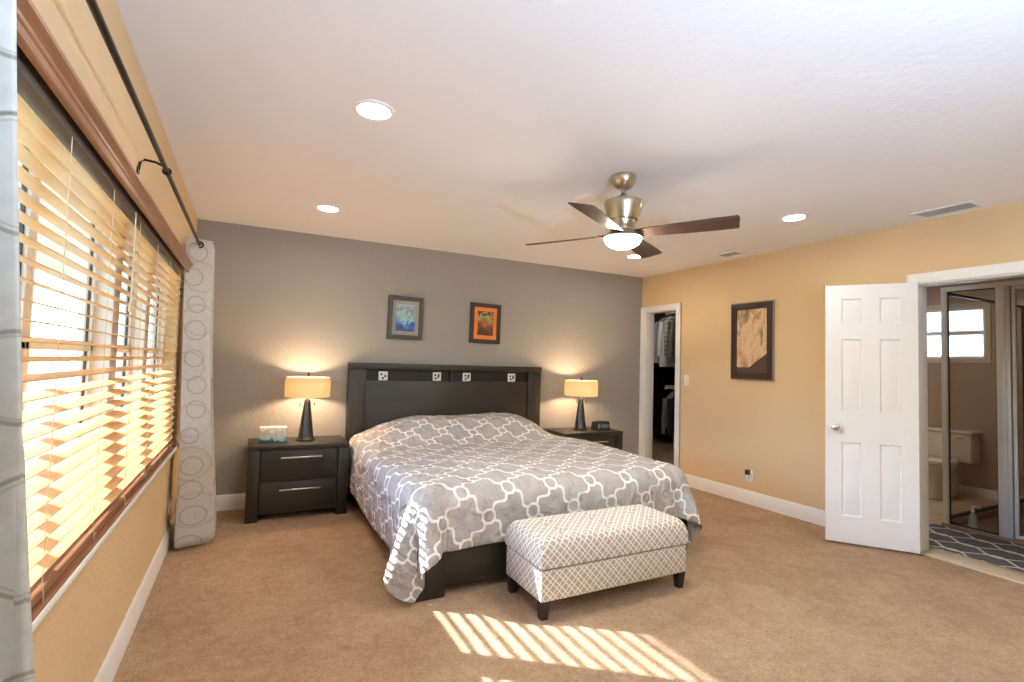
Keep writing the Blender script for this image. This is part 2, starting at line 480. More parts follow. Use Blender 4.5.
# ------------------------------------------------------------------ bedroom window
wn = thing('window_1', (-0.08, (WY0+WY1)/2, WZ0), 'white framed bedroom window', 'window'); del wn['label'], wn['category']; wn['kind'] = 'structure'
M1, M2 = -2.50, -1.82
mb = MB().frame((WY0, WY1, WZ0, WZ1), (WY0+0.045, WY1-0.045, WZ0+0.045, WZ1-0.045), -0.13, -0.06, 'yz')
for y in (M1, M2): mb.box(-0.135, -0.03, y-0.055, y+0.055, WZ0, WZ1, 0.004)
obj('window_frame', mb, M_white, wn)
sash_m = plain('dark_sash_seal', lin(70, 74, 70), 0.5)
for (a, b) in ((WY0+0.045, -3.2), (-3.2, M1-0.055), (M1+0.055, M2-0.055), (M2+0.055, WY1-0.045)):
    f = MB().frame((a, b, WZ0+0.045, WZ1-0.045), (a+0.03, b-0.03, WZ0+0.085, WZ1-0.085), -0.115, -0.085, 'yz')
    f.box(-0.115, -0.085, a, b, 1.30, 1.335, 0.002)
    s_ = obj('sash', f, M_white, wn)
    f2 = MB().frame((a+0.03, b-0.03, WZ0+0.085, WZ1-0.085), (a+0.037, b-0.037, WZ0+0.092, WZ1-0.092), -0.106, -0.094, 'yz')
    obj('seal', f2, sash_m, s_)
    obj('pane', MB().box(-0.102, -0.098, a+0.03, b-0.03, WZ0+0.085, WZ1-0.085), M_winglass, s_)
sl = MB().box(-0.06, 0.040, WY0-0.04, WY1+0.14, WZ0-0.030, WZ0-0.008, 0.005)
obj('window_sill', sl, M_white, wn)
obj('sill_board', MB().box(-0.06, 0.037, WY0-0.02, WY1+0.02, WZ0-0.008, WZ0+0.002, 0.003), M_val, wn)

# ------------------------------------------------------------------ wooden blind
bl = thing('window_blind', (0.0, (WY0+WY1)/2, WZ0+0.004), 'honey wood slat blind with brown crown valance across the bedroom window', 'blind')
by0, by1 = -3.98, -0.985
mb = MB()
zb, zt, npitch = 0.768, 1.82, 0.0425
ns = int((zt-zb)/npitch)
tilt = math.radians(11)
for k in range(ns+1):
    z = zb + k*npitch
    pts = []
    for j in range(5):
        t = (j/4-0.5); x = t*0.05*math.cos(tilt); zz = z - t*0.05*math.sin(tilt) + 0.0016*(1-(2*t)**2)
        pts.append((x, zz))
    poly = [(x, zz+0.0013) for x, zz in pts] + [(x, zz-0.0013) for x, zz in reversed(pts)]
    mb.prism(poly, by0, by1, 'y')
obj('slats', mb, M_slat, bl)
obj('bottom_rail', MB().box(-0.026, 0.026, by0, by1, zb-0.06, zb-0.036, 0.005), M_val, bl)
obj('headrail', MB().box(-0.03, 0.028, by0, by1, 1.826, 1.878, 0.003), M_headrail, bl)
vp = [(0.05, 1.836), (0.06, 1.836), (0.063, 1.84), (0.063, 1.858), (0.067, 1.862), (0.068, 1.869), (0.078, 1.877), (0.083, 1.88), (0.083, 1.89), (0.001, 1.89), (0.001, 1.882), (0.05, 1.878)]
obj('valance', MB().prism(vp, by0-0.03, -1.06, 'y'), M_val, bl)
for k in range(7):
    y = by0+0.16 + k*(by1-by0-0.32)/6
    mb = MB()
    for x in (-0.0262, 0.0262): mb.tube([(x, y, zb-0.035), (x, y, 1.83)], 0.0012, 6)
    mb.tube([(0.0272, y, zb-0.03), (0.03, y, zb-0.05), (0.03, y, zb-0.066), (0.028, y+0.006, zb-0.068)], 0.0016, 6)
    obj('ladder_cord', mb, M_cord, bl)
y = -2.62
obj('pull_cord', MB().tube([(0.034, y, 1.83), (0.034, y, 1.5)], 0.0013, 6).tube([(0.034, y-0.012, 1.83), (0.034, y-0.012, 1.49)], 0.0013, 6).lathe([(0.001, 1.46), (0.006, 1.465), (0.004, 1.5), (0.001, 1.503)], (0.034, y, 0), 10).lathe([(0.001, 1.45), (0.006, 1.455), (0.004, 1.49), (0.001, 1.493)], (0.034, y-0.012, 0), 10), M_cord, bl)

# ------------------------------------------------------------------ curtain rod and curtains
rod = thing('curtain_rod', (0.1, -2.46, 2.046), 'dark bronze curtain rod above the wooden window blind', 'curtain rod')
RODX, RODZ = 0.1, 2.055
obj('rod', MB().tube([(RODX, -4.75, RODZ), (RODX, -0.55, RODZ)], 0.0095, 14), M_bronze, rod)
obj('finial', MB().lathe([(0.004, 0), (0.014, 0.004), (0.022, 0.02), (0.02, 0.034), (0.008, 0.05), (0.001, 0.052)], (RODX, -0.552, RODZ), 16, 'y'), M_bronze, rod)
for y in (-2.46, -0.58):
    mb = MB().lathe([(0.001, 0.0), (0.018, 0.0), (0.018, 0.006), (0.001, 0.006)], (0, y, RODZ-0.015), 14, 'x')
    mb.tube([(0.004, y, RODZ-0.015), (0.008, y, RODZ+0.02), (0.022, y, RODZ+0.033), (0.06, y, RODZ+0.03), (0.09, y, RODZ+0.018), (RODX, y, RODZ+0.006)], 0.005, 8)
    mb.torus((RODX, y, RODZ), 0.013, 0.0045, 'y', 16, 8)
    obj('bracket', mb, M_bronze, rod)

def curtain(name, ystart, nf, step, direction, label, amp0, amp1, xb, ztop=2.095, zbot=0.02, lean=0.0):
    root = thing(name, (RODX, ystart, 0.02), label, 'curtain', None)
    nu, nv = nf*14+1, 40
    rnd = random.Random(3)
    ph = [rnd.uniform(-0.25, 0.25) for _ in range(nf+2)]
    P = np.zeros((nu, nv, 3)); 
    for j in range(nv):
        t = j/(nv-1); z = ztop + (zbot-ztop)*t
        e = t**1.3
        A = amp0 + (amp1-amp0)*e; cx = RODX + (xb-RODX)*e
        for i in range(nu):
            s = i/(nu-1)*nf
            k = min(int(s), nf-1)
            a = -PI/2 + s*PI
            wob = 0.012*e*math.sin(3.1*s + 5*t + ph[k]*6)
            P[i, j] = (cx + A*math.sin(a)*(1+0.12*ph[k]*e) + wob, ystart + direction*(s*step + 0.018*math.sin(2*a)*0.5) + 0.01*e*math.sin(4*s+3*t) + lean*e, z)
    bm = bmesh.new(); uvl = bm.loops.layers.uv.new('UVMap')
    vv = [[bm.verts.new(Vector(P[i, j]) - Vector(root.location)) for j in range(nv)] for i in range(nu)]
    arc = np.concatenate([[0], np.cumsum(np.linalg.norm(np.diff(P[:, nv//2], axis=0), axis=1))])
    for i in range(nu-1):
        for j in range(nv-1):
            f = bm.faces.new((vv[i][j], vv[i+1][j], vv[i+1][j+1], vv[i][j+1]))
            for l, (a, b) in zip(f.loops, ((i, j), (i+1, j), (i+1, j+1), (i, j+1))):
                l[uvl].uv = (arc[a], P[a, b, 2])
            f.smooth = True
    me = bpy.data.meshes.new('panel'); bm.to_mesh(me); bm.free(); me.materials.append(M_curtain)
    o = bpy.data.objects.new('panel', me); COL.objects.link(o); o.parent = root
    md = o.modifiers.new('thickness', 'SOLIDIFY'); md.thickness = 0.003; md.offset = 0
    for k in range(nf):
        yy = ystart + direction*(k+0.5)*step
        obj('grommet', MB().torus((RODX, yy, RODZ), 0.021, 0.005, 'y', 20, 8), M_bronze, root)
    return root
curtain('curtain', -0.935, 5, 0.062, 1, 'pale curtain with circle outlines gathered beside the gray wall', 0.075, 0.104, 0.166)
curtain('curtain', -4.245, 5, 0.062, -1, 'white curtain with looping gray circles, cut by the left edge of the photo', 0.095, 0.18, 0.155, lean=0.07)

# ------------------------------------------------------------------ bed
bx0, bx1, bfy = 1.262, 3.322, -2.25
bed = thing('bed', ((bx0+bx1)/2, -1.15, 0), 'dark espresso wood bed with tall headboard beneath two framed pictures', 'bed')
hb = obj('headboard', MB().box(1.42, 3.165, -0.072, -0.03, 0.12, 1.105, 0.003), M_esp, bed)
obj('post', MB().box(bx0, 1.422, -0.085, -0.02, 0, 1.22, 0.004), M_espv, hb)
obj('post', MB().box(3.163, bx1, -0.085, -0.02, 0, 1.22, 0.004), M_espv, hb)
obj('cap', MB().box(bx0-0.002, bx1+0.002, -0.1, -0.018, 1.213, 1.272, 0.005), M_esp, hb)
obj('recess', MB().box(1.42, 3.165, -0.036, -0.022, 1.1, 1.215), M_espshade, hb)
obj('divider', MB().box(2.262, 2.298, -0.08, -0.03, 1.1, 1.215, 0.003), M_espv, hb)
for x in (1.589, 2.128, 2.452, 2.975):
    tl = obj('tile', MB().box(x-0.044, x+0.044, -0.052, -0.034, 1.106, 1.194, 0.006), plain('pearl_tile', lin(226, 224, 218), 0.25), hb)
    dots = MB()
    for dx, dz in ((-0.02, 0.016), (0.018, 0.0), (-0.004, -0.02)) if x < 2 else ((-0.02, 0.014), (0.016, 0.016), (-0.014, -0.018), (0.012, -0.004)):
        dots.lathe([(0.011, 0), (0.011, 0.004), (0.001, 0.005)], (x+dx, -0.057, 1.15+dz), 12, 'y')
    obj('dot', dots, M_black, tl)
fb = obj('footboard', MB().box(1.45, 3.13, bfy+0.012, bfy+0.05, 0.045, 0.30, 0.003), M_esp, bed)
obj('post', MB().box(1.293, 1.455, bfy-0.012, bfy+0.06, 0, 0.32, 0.005), M_espv, fb)
obj('post', MB().box(3.125, 3.287, bfy-0.012, bfy+0.06, 0, 0.32, 0.005), M_espv, fb)
for xa, xb_ in ((1.30, 1.335), (3.245, 3.28)):
    obj('side_rail', MB().box(xa, xb_, bfy+0.06, -0.085, 0.06, 0.31, 0.004), wood('espresso_rail', lin(36, 33, 28), lin(50, 46, 39), 1), bed)
obj('mattress', MB().box(1.345, 3.235, bfy+0.075, -0.105, 0.2, 0.545, 0.05, 4), plain('mattress_ticking', lin(222, 218, 210), 0.9), bed)

# ------------------------------------------------------------------ duvet: position-based cloth draped over the bed
def drape():
    ov_l, ov_r, ov_f = 0.365, 0.32, 0.262
    X0, X1, Y0, Y1 = 1.275-ov_l, 3.30+ov_r, -2.255-ov_f, -0.13
    h = 0.04
    nu = int(round((X1-X0)/h))+1; nv = int(round((Y1-Y0)/h))+1
    gx = np.linspace(X0, X1, nu); gy = np.linspace(Y0, Y1, nv)
    rx, ry = np.meshgrid(gx, gy, indexing='ij')
    def smooth(a, b, x): t = np.clip((x-a)/(b-a), 0, 1); return t*t*(3-2*t)
    def top(x, y):
        bump = 0.185*smooth(-0.86, -0.42, y)*smooth(1.22, 2.0, x)**0.8*(1-smooth(2.86, 3.26, x))
        lump = 0.012*np.sin(5.1*x+1.3*y)+0.010*np.sin(4.0*y-2.0*x)
        return 0.565 + bump + lump + 0.02*smooth(-1.2, -2.1, y)*0
    P = np.stack([rx, ry, np.full_like(rx, 0.85)], -1)
    rng = np.random.default_rng(5)
    P += rng.normal(0, 0.002, P.shape)
    Q = P.copy()
    hx, hy = gx[1]-gx[0], gy[1]-gy[0]; hd = math.hypot(hx, hy)
    def con(A, B, L, k):
        d = B-A; n = np.linalg.norm(d, axis=-1, keepdims=True)+1e-9
        c = d*((n-L)/n)*(0.5*k); A += c; B -= c
    def collide(P, Pprev):
        x, y, z = P[..., 0], P[..., 1], P[..., 2]
        # rounded box of bed
        r = 0.085; c = np.array([(1.285+3.295)/2, (-2.258-0.0)/2, 0.28]); hs = np.array([(3.295-1.285)/2, 2.258/2, 0.285])
        q = np.abs(P-c)-(hs-r); sg = np.sign(P-c)
        out = np.maximum(q, 0); dist = np.linalg.norm(out, axis=-1)
        inside = np.minimum(q.max(-1), 0)
        sd = dist+inside-r
        hit = sd < 0.012
        # gradient
        g = out/(dist[..., None]+1e-9)*sg
        deep = dist < 1e-6
        if deep.any():
            ax = q.argmax(-1); gg = np.zeros_like(P); np.put_along_axis(gg, ax[..., None], np.take_along_axis(sg, ax[..., None], -1), -1)
            g = np.where(deep[..., None], gg, g)
        push = np.where(hit, 0.012-sd, 0)[..., None]*g
        P += push
        fr = hit
        # bumps on top
        ins = (x > 1.31) & (x < 3.27) & (y > -2.2)
        tz = top(x, y)+0.012
        hb_ = ins & (z < tz); z[hb_] = tz[hb_]
        fr = fr | hb_
        # footboard and posts are inside the box; nightstands, bench, headboard, floor
        m = (y > -0.5) & (x < 1.262) & (z < 0.62); x[m] = 1.262
        m = (y > -0.56) & (x > 3.335) & (z < 0.62); x[m] = 3.335
        m = (y < -2.288) & (x > 1.79) & (x < 2.82) & (z < 0.40); y[m] = -2.288
        m = y > -0.115; y[m] = -0.115
        m = z < 0.016; z[m] = 0.016; fr = fr | m
        d = P-Pprev; P -= np.where(fr[..., None], d*0.45, 0)*np.array([1, 1, 0.0])
    steps = 260
    dt = 0.016
    for s in range(steps):
        damp = 0.985 if s < 160 else 0.93
        vel = (P-Q)*damp; vn = np.linalg.norm(vel, axis=-1, keepdims=True); vel *= np.minimum(1, 0.03/(vn+1e-9))
        Q = P.copy(); P = P+vel; P[..., 2] -= 9.8*dt*dt
        for it in range(9):
            for o in (0, 1):
                n = (nu-o)//2*2
                con(P[o:o+n:2], P[o+1:o+1+n:2], hx, 1) if n else None
                n = (nv-o)//2*2
                con(P[:, o:o+n:2], P[:, o+1:o+1+n:2], hy, 1)
            for o in (0, 1):
                n = (nu-o)//2*2
                A, B = P[o:o+n:2], P[o+1:o+1+n:2]
                con(A[:, :-1], B[:, 1:], hd, 0.35); con(B[:, :-1], A[:, 1:], hd, 0.35)
            for o in (0, 1, 2, 3):
                a = P[o:-2:4]; b = P[o+2::4]; k = min(len(a), len(b)); con(a[:k], b[:k], 2*hx, 0.28)
                a = P[:, o:-2:4]; b = P[:, o+2::4]; k = min(a.shape[1], b.shape[1]); con(a[:, :k], b[:, :k], 2*hy, 0.28)
            collide(P, Q)
    return P, rx, ry
P, rx, ry = drape()
nu, nv = rx.shape
bm = bmesh.new(); uvl = bm.loops.layers.uv.new('UVMap')
org = Vector((2.28, -1.2, 0.02))
vv = [[bm.verts.new(Vector(P[i, j])-org) for j in range(nv)] for i in range(nu)]
for i in range(nu-1):
    for j in range(nv-1):
        f = bm.faces.new((vv[i][j], vv[i+1][j], vv[i+1][j+1], vv[i][j+1])); f.smooth = True
        for l, (a, b) in zip(f.loops, ((i, j), (i+1, j), (i+1, j+1), (i, j+1))): l[uvl].uv = (rx[a, b]+0.03, ry[a, b]+0.04)
me = bpy.data.meshes.new('duvet'); bm.to_mesh(me); bm.free(); me.materials.append(M_duvet)
duv = bpy.data.objects.new('duvet', me); COL.objects.link(duv); duv.location = org; duv['base'] = list(org)
md = duv.modifiers.new('thickness', 'SOLIDIFY'); md.thickness = 0.016; md.offset = 1.0
md = duv.modifiers.new('smooth', 'SUBSURF'); md.levels = 1; md.render_levels = 1
tx = bpy.data.textures.new('puckers', 'CLOUDS'); tx.noise_scale = 0.09; tx.noise_depth = 2
md = duv.modifiers.new('puckers', 'DISPLACE'); md.texture = tx; md.strength = 0.016; md.mid_level = 0.5; md.texture_coords = 'LOCAL'
tag(duv, 'grey duvet with white trellis pattern draped over the bed', 'duvet')

# ------------------------------------------------------------------ storage bench
bn = thing('storage_bench', (2.31, -2.515, 0), 'beige diamond patterned storage bench with buttoned lid at the foot of the bed', 'bench')
ex0, ex1, ey0, ey1 = 1.798, 2.808, -2.724, -2.312
obj('body', MB().box(ex0+0.004, ex1-0.004, ey0+0.004, ey1-0.004, 0.092, 0.254, 0.012, 3), M_bench, bn)
btn = [(ex0+0.19+i*0.307, ey0+0.125+j*0.15) for i in range(3) for j in range(2)]
def lidf():
    mb = MB(); nx, ny = 61, 27
    def zt_(x, y):
        ux = min(x-ex0, ex1-x); uy = min(y-ey0, ey1-y); e = 0.06
        z = 0.405
        for u_ in (ux, uy):
            if u_ < e: z -= 0.038*(1-u_/e)**2.6
        for (a, b) in btn:
            d = math.hypot(x-a, y-b); z -= 0.020*math.exp(-(d/0.035)**2)
        return z
    top = [[mb.bm.verts.new((ex0+(ex1-ex0)*i/(nx-1), ey0+(ey1-ey0)*j/(ny-1), 0)) for j in range(ny)] for i in range(nx)]
    for i in range(nx):
        for j in range(ny):
            v = top[i][j]; v.co.z = zt_(v.co.x, v.co.y)
    for i in range(nx-1):
        for j in range(ny-1): mb.bm.faces.new((top[i][j], top[i+1][j], top[i+1][j+1], top[i][j+1]))
    ring = [top[i][0] for i in range(nx)] + [top[nx-1][j] for j in range(1, ny)] + [top[i][ny-1] for i in range(nx-2, -1, -1)] + [top[0][j] for j in range(ny-2, 0, -1)]
    low = []
    for v in ring: low.append(mb.bm.verts.new((v.co.x, v.co.y, 0.262)))
    n = len(ring)
    for k in range(n): mb.bm.faces.new((ring[k], low[k], low[(k+1) % n], ring[(k+1) % n]))
    mb.bm.faces.new(low[::-1]); return mb
obj('lid', lidf(), M_bench, bn, smooth=50)
obj('seam', MB().box(ex0+0.006, ex1-0.006, ey0+0.006, ey1-0.006, 0.253, 0.263), plain('lid_shadow_gap', lin(120, 112, 102), 0.9), bn)
for (a, b) in btn:
    obj('button', MB().lathe([(0.001, 0.376), (0.014, 0.379), (0.016, 0.385), (0.011, 0.392), (0.001, 0.394)], (a, b, 0), 14), plain('button_cloth', lin(160, 152, 142), 0.8), bn)
for (a, b) in ((ex0+0.035, ey0+0.035), (ex1-0.035, ey0+0.035), (ex0+0.035, ey1-0.035), (ex1-0.035, ey1-0.035)):
    mb = MB(); t, u_ = 0.026, 0.018
    A = [mb.bm.verts.new((a+sx*u_, b+sy*u_, 0)) for sx, sy in ((-1, -1), (1, -1), (1, 1), (-1, 1))]
    B = [mb.bm.verts.new((a+sx*t, b+sy*t, 0.096)) for sx, sy in ((-1, -1), (1, -1), (1, 1), (-1, 1))]
    for k in range(4): mb.bm.faces.new((A[k], A[(k+1) % 4], B[(k+1) % 4], B[k]))
    mb.bm.faces.new(A[::-1]); mb.bm.faces.new(B)
    obj('leg', mb, M_leg, bn)

# ------------------------------------------------------------------ nightstands
def nightstand():
    r = thing('nightstand', (0.845, -0.25, 0), 'dark wood two drawer nightstand holding the tissue box, left of the bed', 'nightstand', 'nightstands beside the bed')
    x0, x1, yf, yb = 0.462, 1.228, -0.472, -0.03
    b = MB()
    b.box(x0, x1, yf-0.004, yb, 0.556, 0.597, 0.004)                     # top
    b.box(x0, x0+0.088, yf, yb, 0, 0.557, 0.004).box(x1-0.088, x1, yf, yb, 0, 0.557, 0.004)
    b.box(x0+0.08, x1-0.08, yf+0.03, yb, 0.05, 0.556)
    b.box(x0+0.086, x1-0.086, yf+0.006, yf+0.04, 0.298, 0.31)
    obj('body', b, M_espv, r)
    for z0, z1 in ((0.312, 0.552), (0.055, 0.3)):
        d = obj('drawer', MB().box(x0+0.093, x1-0.093, yf+0.008, yf+0.04, z0, z1, 0.004), M_esp, r)
        zc = 0.497 if z0 > 0.2 else 0.243
        hm = MB().box(x0+0.235, x1-0.22, yf-0.03, yf-0.018, zc-0.007, zc+0.007, 0.003)
        for xx in (x0+0.26, x1-0.245): hm.box(xx-0.006, xx+0.006, yf-0.02, yf+0.01, zc-0.005, zc+0.005)
        obj('handle', hm, M_chrome, d)
    return r
ns1 = nightstand()
NDX, NDY = 2.895, -0.055
dup(ns1, (0.845+NDX, -0.25+NDY, 0), 0, 'dark wood two drawer nightstand holding the alarm clock, right of the bed', 'nightstands beside the bed')

# ------------------------------------------------------------------ table lamps
def lamp(x, y, zb_):
    r = thing('table_lamp', (x, y, zb_), 'lit table lamp with conical metal base beside the tissue box', 'lamp', 'bedside table lamps')
    z = zb_
    obj('base', MB().lathe([(0.001, 0), (0.074, 0), (0.078, 0.006), (0.074, 0.014), (0.066, 0.02), (0.062, 0.03), (0.05, 0.13), (0.036, 0.25), (0.026, 0.33), (0.024, 0.345), (0.02, 0.35), (0.008, 0.352), (0.008, 0.4), (0.001, 0.4)], (x, y, z), 40), M_lampbase, r)
    sh = MB()
    for (ri, zl, zh) in ((0.184, 0.372, 0.518), (0.176, 0.5, 0.54)):
        sh.lathe([(ri, zl), (ri, zh), (ri-0.003, zh), (ri-0.003, zl), (ri, zl)], (x, y, z), 48, cap=False)
    obj('lamp_shade', sh, M_shade, r)
    hp = MB()
    for k in range(3):
        a = 2*PI*k/3+0.4; hp.tube([(x, y, z+0.525), (x+0.174*math.cos(a), y+0.174*math.sin(a), z+0.53)], 0.002, 6)
    hp.tube([(x, y, z+0.39), (x+0.04, y, z+0.44), (x+0.04, y, z+0.5), (x, y, z+0.527)], 0.002, 6).tube([(x, y, z+0.39), (x-0.04, y, z+0.44), (x-0.04, y, z+0.5), (x, y, z+0.527)], 0.002, 6)
    obj('harp', hp, M_nickel, r)
    obj('finial', MB().lathe([(0.001, 0.525), (0.007, 0.53), (0.004, 0.542), (0.009, 0.556), (0.009, 0.572), (0.005, 0.578), (0.001, 0.58)], (x, y, z), 14), M_bronze, r)
    for dx in (-0.06, 0.055):
        pc = MB().tube([(x+dx*0.3, y-0.008, z+0.385), (x+dx, y-0.02, z+0.372), (x+dx, y-0.02, z+0.325)], 0.0012, 6)
        pc.lathe([(0.001, 0.295), (0.006, 0.30), (0.006, 0.31), (0.002, 0.326), (0.001, 0.327)], (x+dx, y-0.02, z), 10)
        obj('pull_chain', pc, M_bronze, r)
    obj('bulb', MB().lathe([(0.001, 0.395), (0.013, 0.4), (0.016, 0.415), (0.028, 0.44), (0.03, 0.455), (0.024, 0.475), (0.012, 0.484), (0.001, 0.486)], (x, y, z), 20), emit('warm_bulb_glow', (1.0, 0.66, 0.34, 1), 3.0), r)
    ld = bpy.data.lights.new('lamp_light', 'POINT'); ld.energy = LAMP_W; ld.color = (1.0, 0.67, 0.40); ld.shadow_soft_size = 0.032
    lo = bpy.data.objects.new('lamp_light', ld); COL.objects.link(lo); lo.parent = r; lo.location = (0, 0, 0.453)
    r.children
    for c in r.children:
        if c.name.startswith('bulb'): c.visible_shadow = True
    return r
lamp1 = lamp(0.9, -0.25, 0.597)
# the light sits just beside the bulb glass so that it is not buried in it
for c in lamp1.children:
    if c.type == 'LIGHT': c.location = (0, 0, 0.453)
    if c.name.startswith('bulb'): bulb = c
bpy.data.objects.remove(bulb)
dup(lamp1, (3.712, -0.30, 0.597), 0, 'lit table lamp with conical metal base beside the black alarm clock', 'bedside table lamps')

# tissue box, clock
tb = thing('tissue_box', (0.643, -0.275, 0.597), 'white and teal printed tissue box on the left nightstand', 'tissue box')
tm = Mat('tissue_print', rough=0.6)
n = tm.noise(22, 4); sp = tm.nt.nodes.new('ShaderNodeSeparateXYZ'); tm.nt.links.new(tm.coord('Object'), sp.inputs[0]); V.nt = tm.nt
fac = V(sp.outputs[2])*7.5 + (V(n.outputs[0])-0.5)*1.5
tm.col(tm.ramp(fac.s, [(0.1, lin(58, 110, 112)), (0.22, lin(120, 176, 186)), (0.36, lin(214, 214, 198)), (0.62, lin(196, 186, 158)), (0.85, lin(232, 222, 206))]))
obj('box', MB().box(0.538, 0.748, -0.335, -0.215, 0.597, 0.722, 0.003), tm.m, tb)
obj('opening_flap', MB().lathe([(0.05, 0.7215), (0.05, 0.7235), (0.001, 0.7237)], (0.643, -0.275, 0), 24, sx=1.1, sy=0.55), plain('tissue_white', lin(240, 238, 232), 0.9), tb)
ac = thing('alarm_clock', (3.93, -0.37, 0.597), 'small black alarm clock with gray display on the right nightstand', 'clock')
pf = [(-0.44, 0.597), (-0.32, 0.597), (-0.325, 0.66), (-0.345, 0.69), (-0.41, 0.692), (-0.43, 0.68)]
obj('body', MB().prism(pf, 3.843, 4.012, 'x'), M_black, ac)
obj('display', MB().box(3.882, 3.99, -0.442, -0.43, 0.62, 0.662, 0.003), plain('clock_display', lin(92, 94, 90), 0.2), ac)
obj('speaker_grille', MB().box(3.852, 3.872, -0.441, -0.43, 0.615, 0.668, 0.003), plain('grille_gray', lin(120, 120, 118), 0.5), ac)
obj('snooze_bar', MB().box(3.882, 3.97, -0.40, -0.36, 0.69, 0.697, 0.003), M_black, ac)

# ------------------------------------------------------------------ pictures
def picture(name, c, w_, h_, axis, fw, fcol, mat_c, mat_w, pmat, label, tilt=0.0, lip=None):
    """framed picture: centre c on the wall; axis 'y' hangs on the back wall, 'x' on the right wall"""
    r = thing(name, (0, 0, 0), label, 'picture', 'framed pictures on the walls')
    def fr(o, i, lo, hi): return MB().frame(o, i, lo, hi, 'xz')
    a, b = w_/2, h_/2
    parts = []
    f = fr((-a, a, -b, b), (-a+fw, a-fw, -b+fw, b-fw), -0.028, -0.004)
    parts.append(obj('frame', f, fcol, r, loc=(0, 0, 0)))
    if lip:
        parts.append(obj('frame_edge', fr((-a-0.012, a+0.012, -b-0.012, b+0.012), (-a, a, -b, b), -0.02, -0.002), lip, r, loc=(0, 0, 0)))
    parts.append(obj('mat_board', MB().box(-a+fw, a-fw, -0.014, -0.006, -b+fw, b-fw), mat_c, r, loc=(0, 0, 0)))
    m_ = fw+mat_w
    parts.append(obj('print', MB().box(-a+m_, a-m_, -0.016, -0.008, -b+m_, b-m_), pmat, r, loc=(0, 0, 0)))
    r.location = c; r.rotation_euler = (0, tilt, 0) if axis == 'y' else (0, 0, -PI/2)
    return r
def artmat(name, scale, stops, dist=1.5, squash=(1, 1, 1)):
    m = Mat(name, rough=0.5); n = m.noise(scale, 6, m.coord('Object', squash)); n.inputs['Distortion'].default_value = dist
    m.col(m.ramp(n.outputs[0], stops)); return m
fcol = plain('black_picture_frame', lin(50, 48, 46), 0.4)
bm_ = Mat('blue_print', rough=0.5)
n = bm_.noise(16, 6); n.inputs['Distortion'].default_value = 1.0
sp = bm_.nt.nodes.new('ShaderNodeSeparateXYZ'); bm_.nt.links.new(bm_.coord('Object'), sp.inputs[0]); V.nt = bm_.nt
f_ = V(sp.outputs[2])*2.6 + V(n.outputs[0])*1.3 - 0.15
bm_.col(bm_.ramp(f_.s, [(0.12, lin(40, 62, 120)), (0.3, lin(66, 110, 190)), (0.45, lin(120, 170, 214)), (0.56, lin(170, 200, 170)), (0.68, lin(90, 130, 150)), (0.85, lin(170, 176, 200))]))
picture('picture_frame', (1.795, 0.0, 1.725), 0.352, 0.425, 'y', 0.042, fcol, plain('gray_mat_board', lin(150, 150, 140), 0.9), 0.038, bm_.m, 'black framed blue abstract print with gray mat above the headboard', 0.012)
om = Mat('orange_print', rough=0.5)
n = om.noise(24, 6); n.inputs['Distortion'].default_value = 0.8
sp = om.nt.nodes.new('ShaderNodeSeparateXYZ'); om.nt.links.new(om.coord('Object'), sp.inputs[0]); V.nt = om.nt
f_ = V(sp.outputs[2])*3.0 + V(n.outputs[0])*1.3 - 0.1
om.col(om.ramp(f_.s, [(0.2, lin(74, 46, 34)), (0.42, lin(110, 66, 40)), (0.56, lin(190, 110, 56)), (0.66, lin(110, 84, 50)), (0.78, lin(176, 170, 110)), (0.9, lin(70, 60, 44))]))
picture('picture_frame', (2.66, 0.0, 1.722), 0.352, 0.425, 'y', 0.042, fcol, plain('orange_mat_board', lin(236, 136, 66), 0.9), 0.042, om.m, 'black framed dark print with bright orange mat above the headboard', 0.012)
am = Mat('sepia_print', rough=0.35)
n = am.noise(7.5, 9, am.coord('Object', (1.8, 1, 0.8)), 0.68); n.inputs['Distortion'].default_value = 0.6
n2 = am.noise(3, 3)
sp = am.nt.nodes.new('ShaderNodeSeparateXYZ'); am.nt.links.new(am.coord('Object'), sp.inputs[0]); V.nt = am.nt
X_, Z_ = V(sp.outputs[0]), V(sp.outputs[2])
hill = Z_ + 0.255 - vmax(X_+0.02, 0.0)*0.72 + (V(n2.outputs[0])-0.5)*0.03
paint = am.ramp((V(n.outputs[0]) + Z_*0.35).s, [(0.25, lin(150, 100, 70)), (0.4, lin(206, 166, 126)), (0.52, lin(226, 196, 154)), (0.62, lin(170, 140, 100)), (0.75, lin(96, 92, 78))])
am.col(am.mix(band(hill, 0.0, 0.006), paint, lin(84, 62, 56)))
picture('picture_frame', (XR, -1.598, 1.59), 0.455, 0.745, 'x', 0.055, plain('dark_brown_frame', lin(56, 40, 34), 0.4), plain('inner_slip', lin(70, 52, 44), 0.6), 0.004, am.m, 'tall sepia abstract picture on the tan wall between the two doorways', 0, plain('pewter_frame_edge', lin(150, 134, 116), 0.35, 0.6))

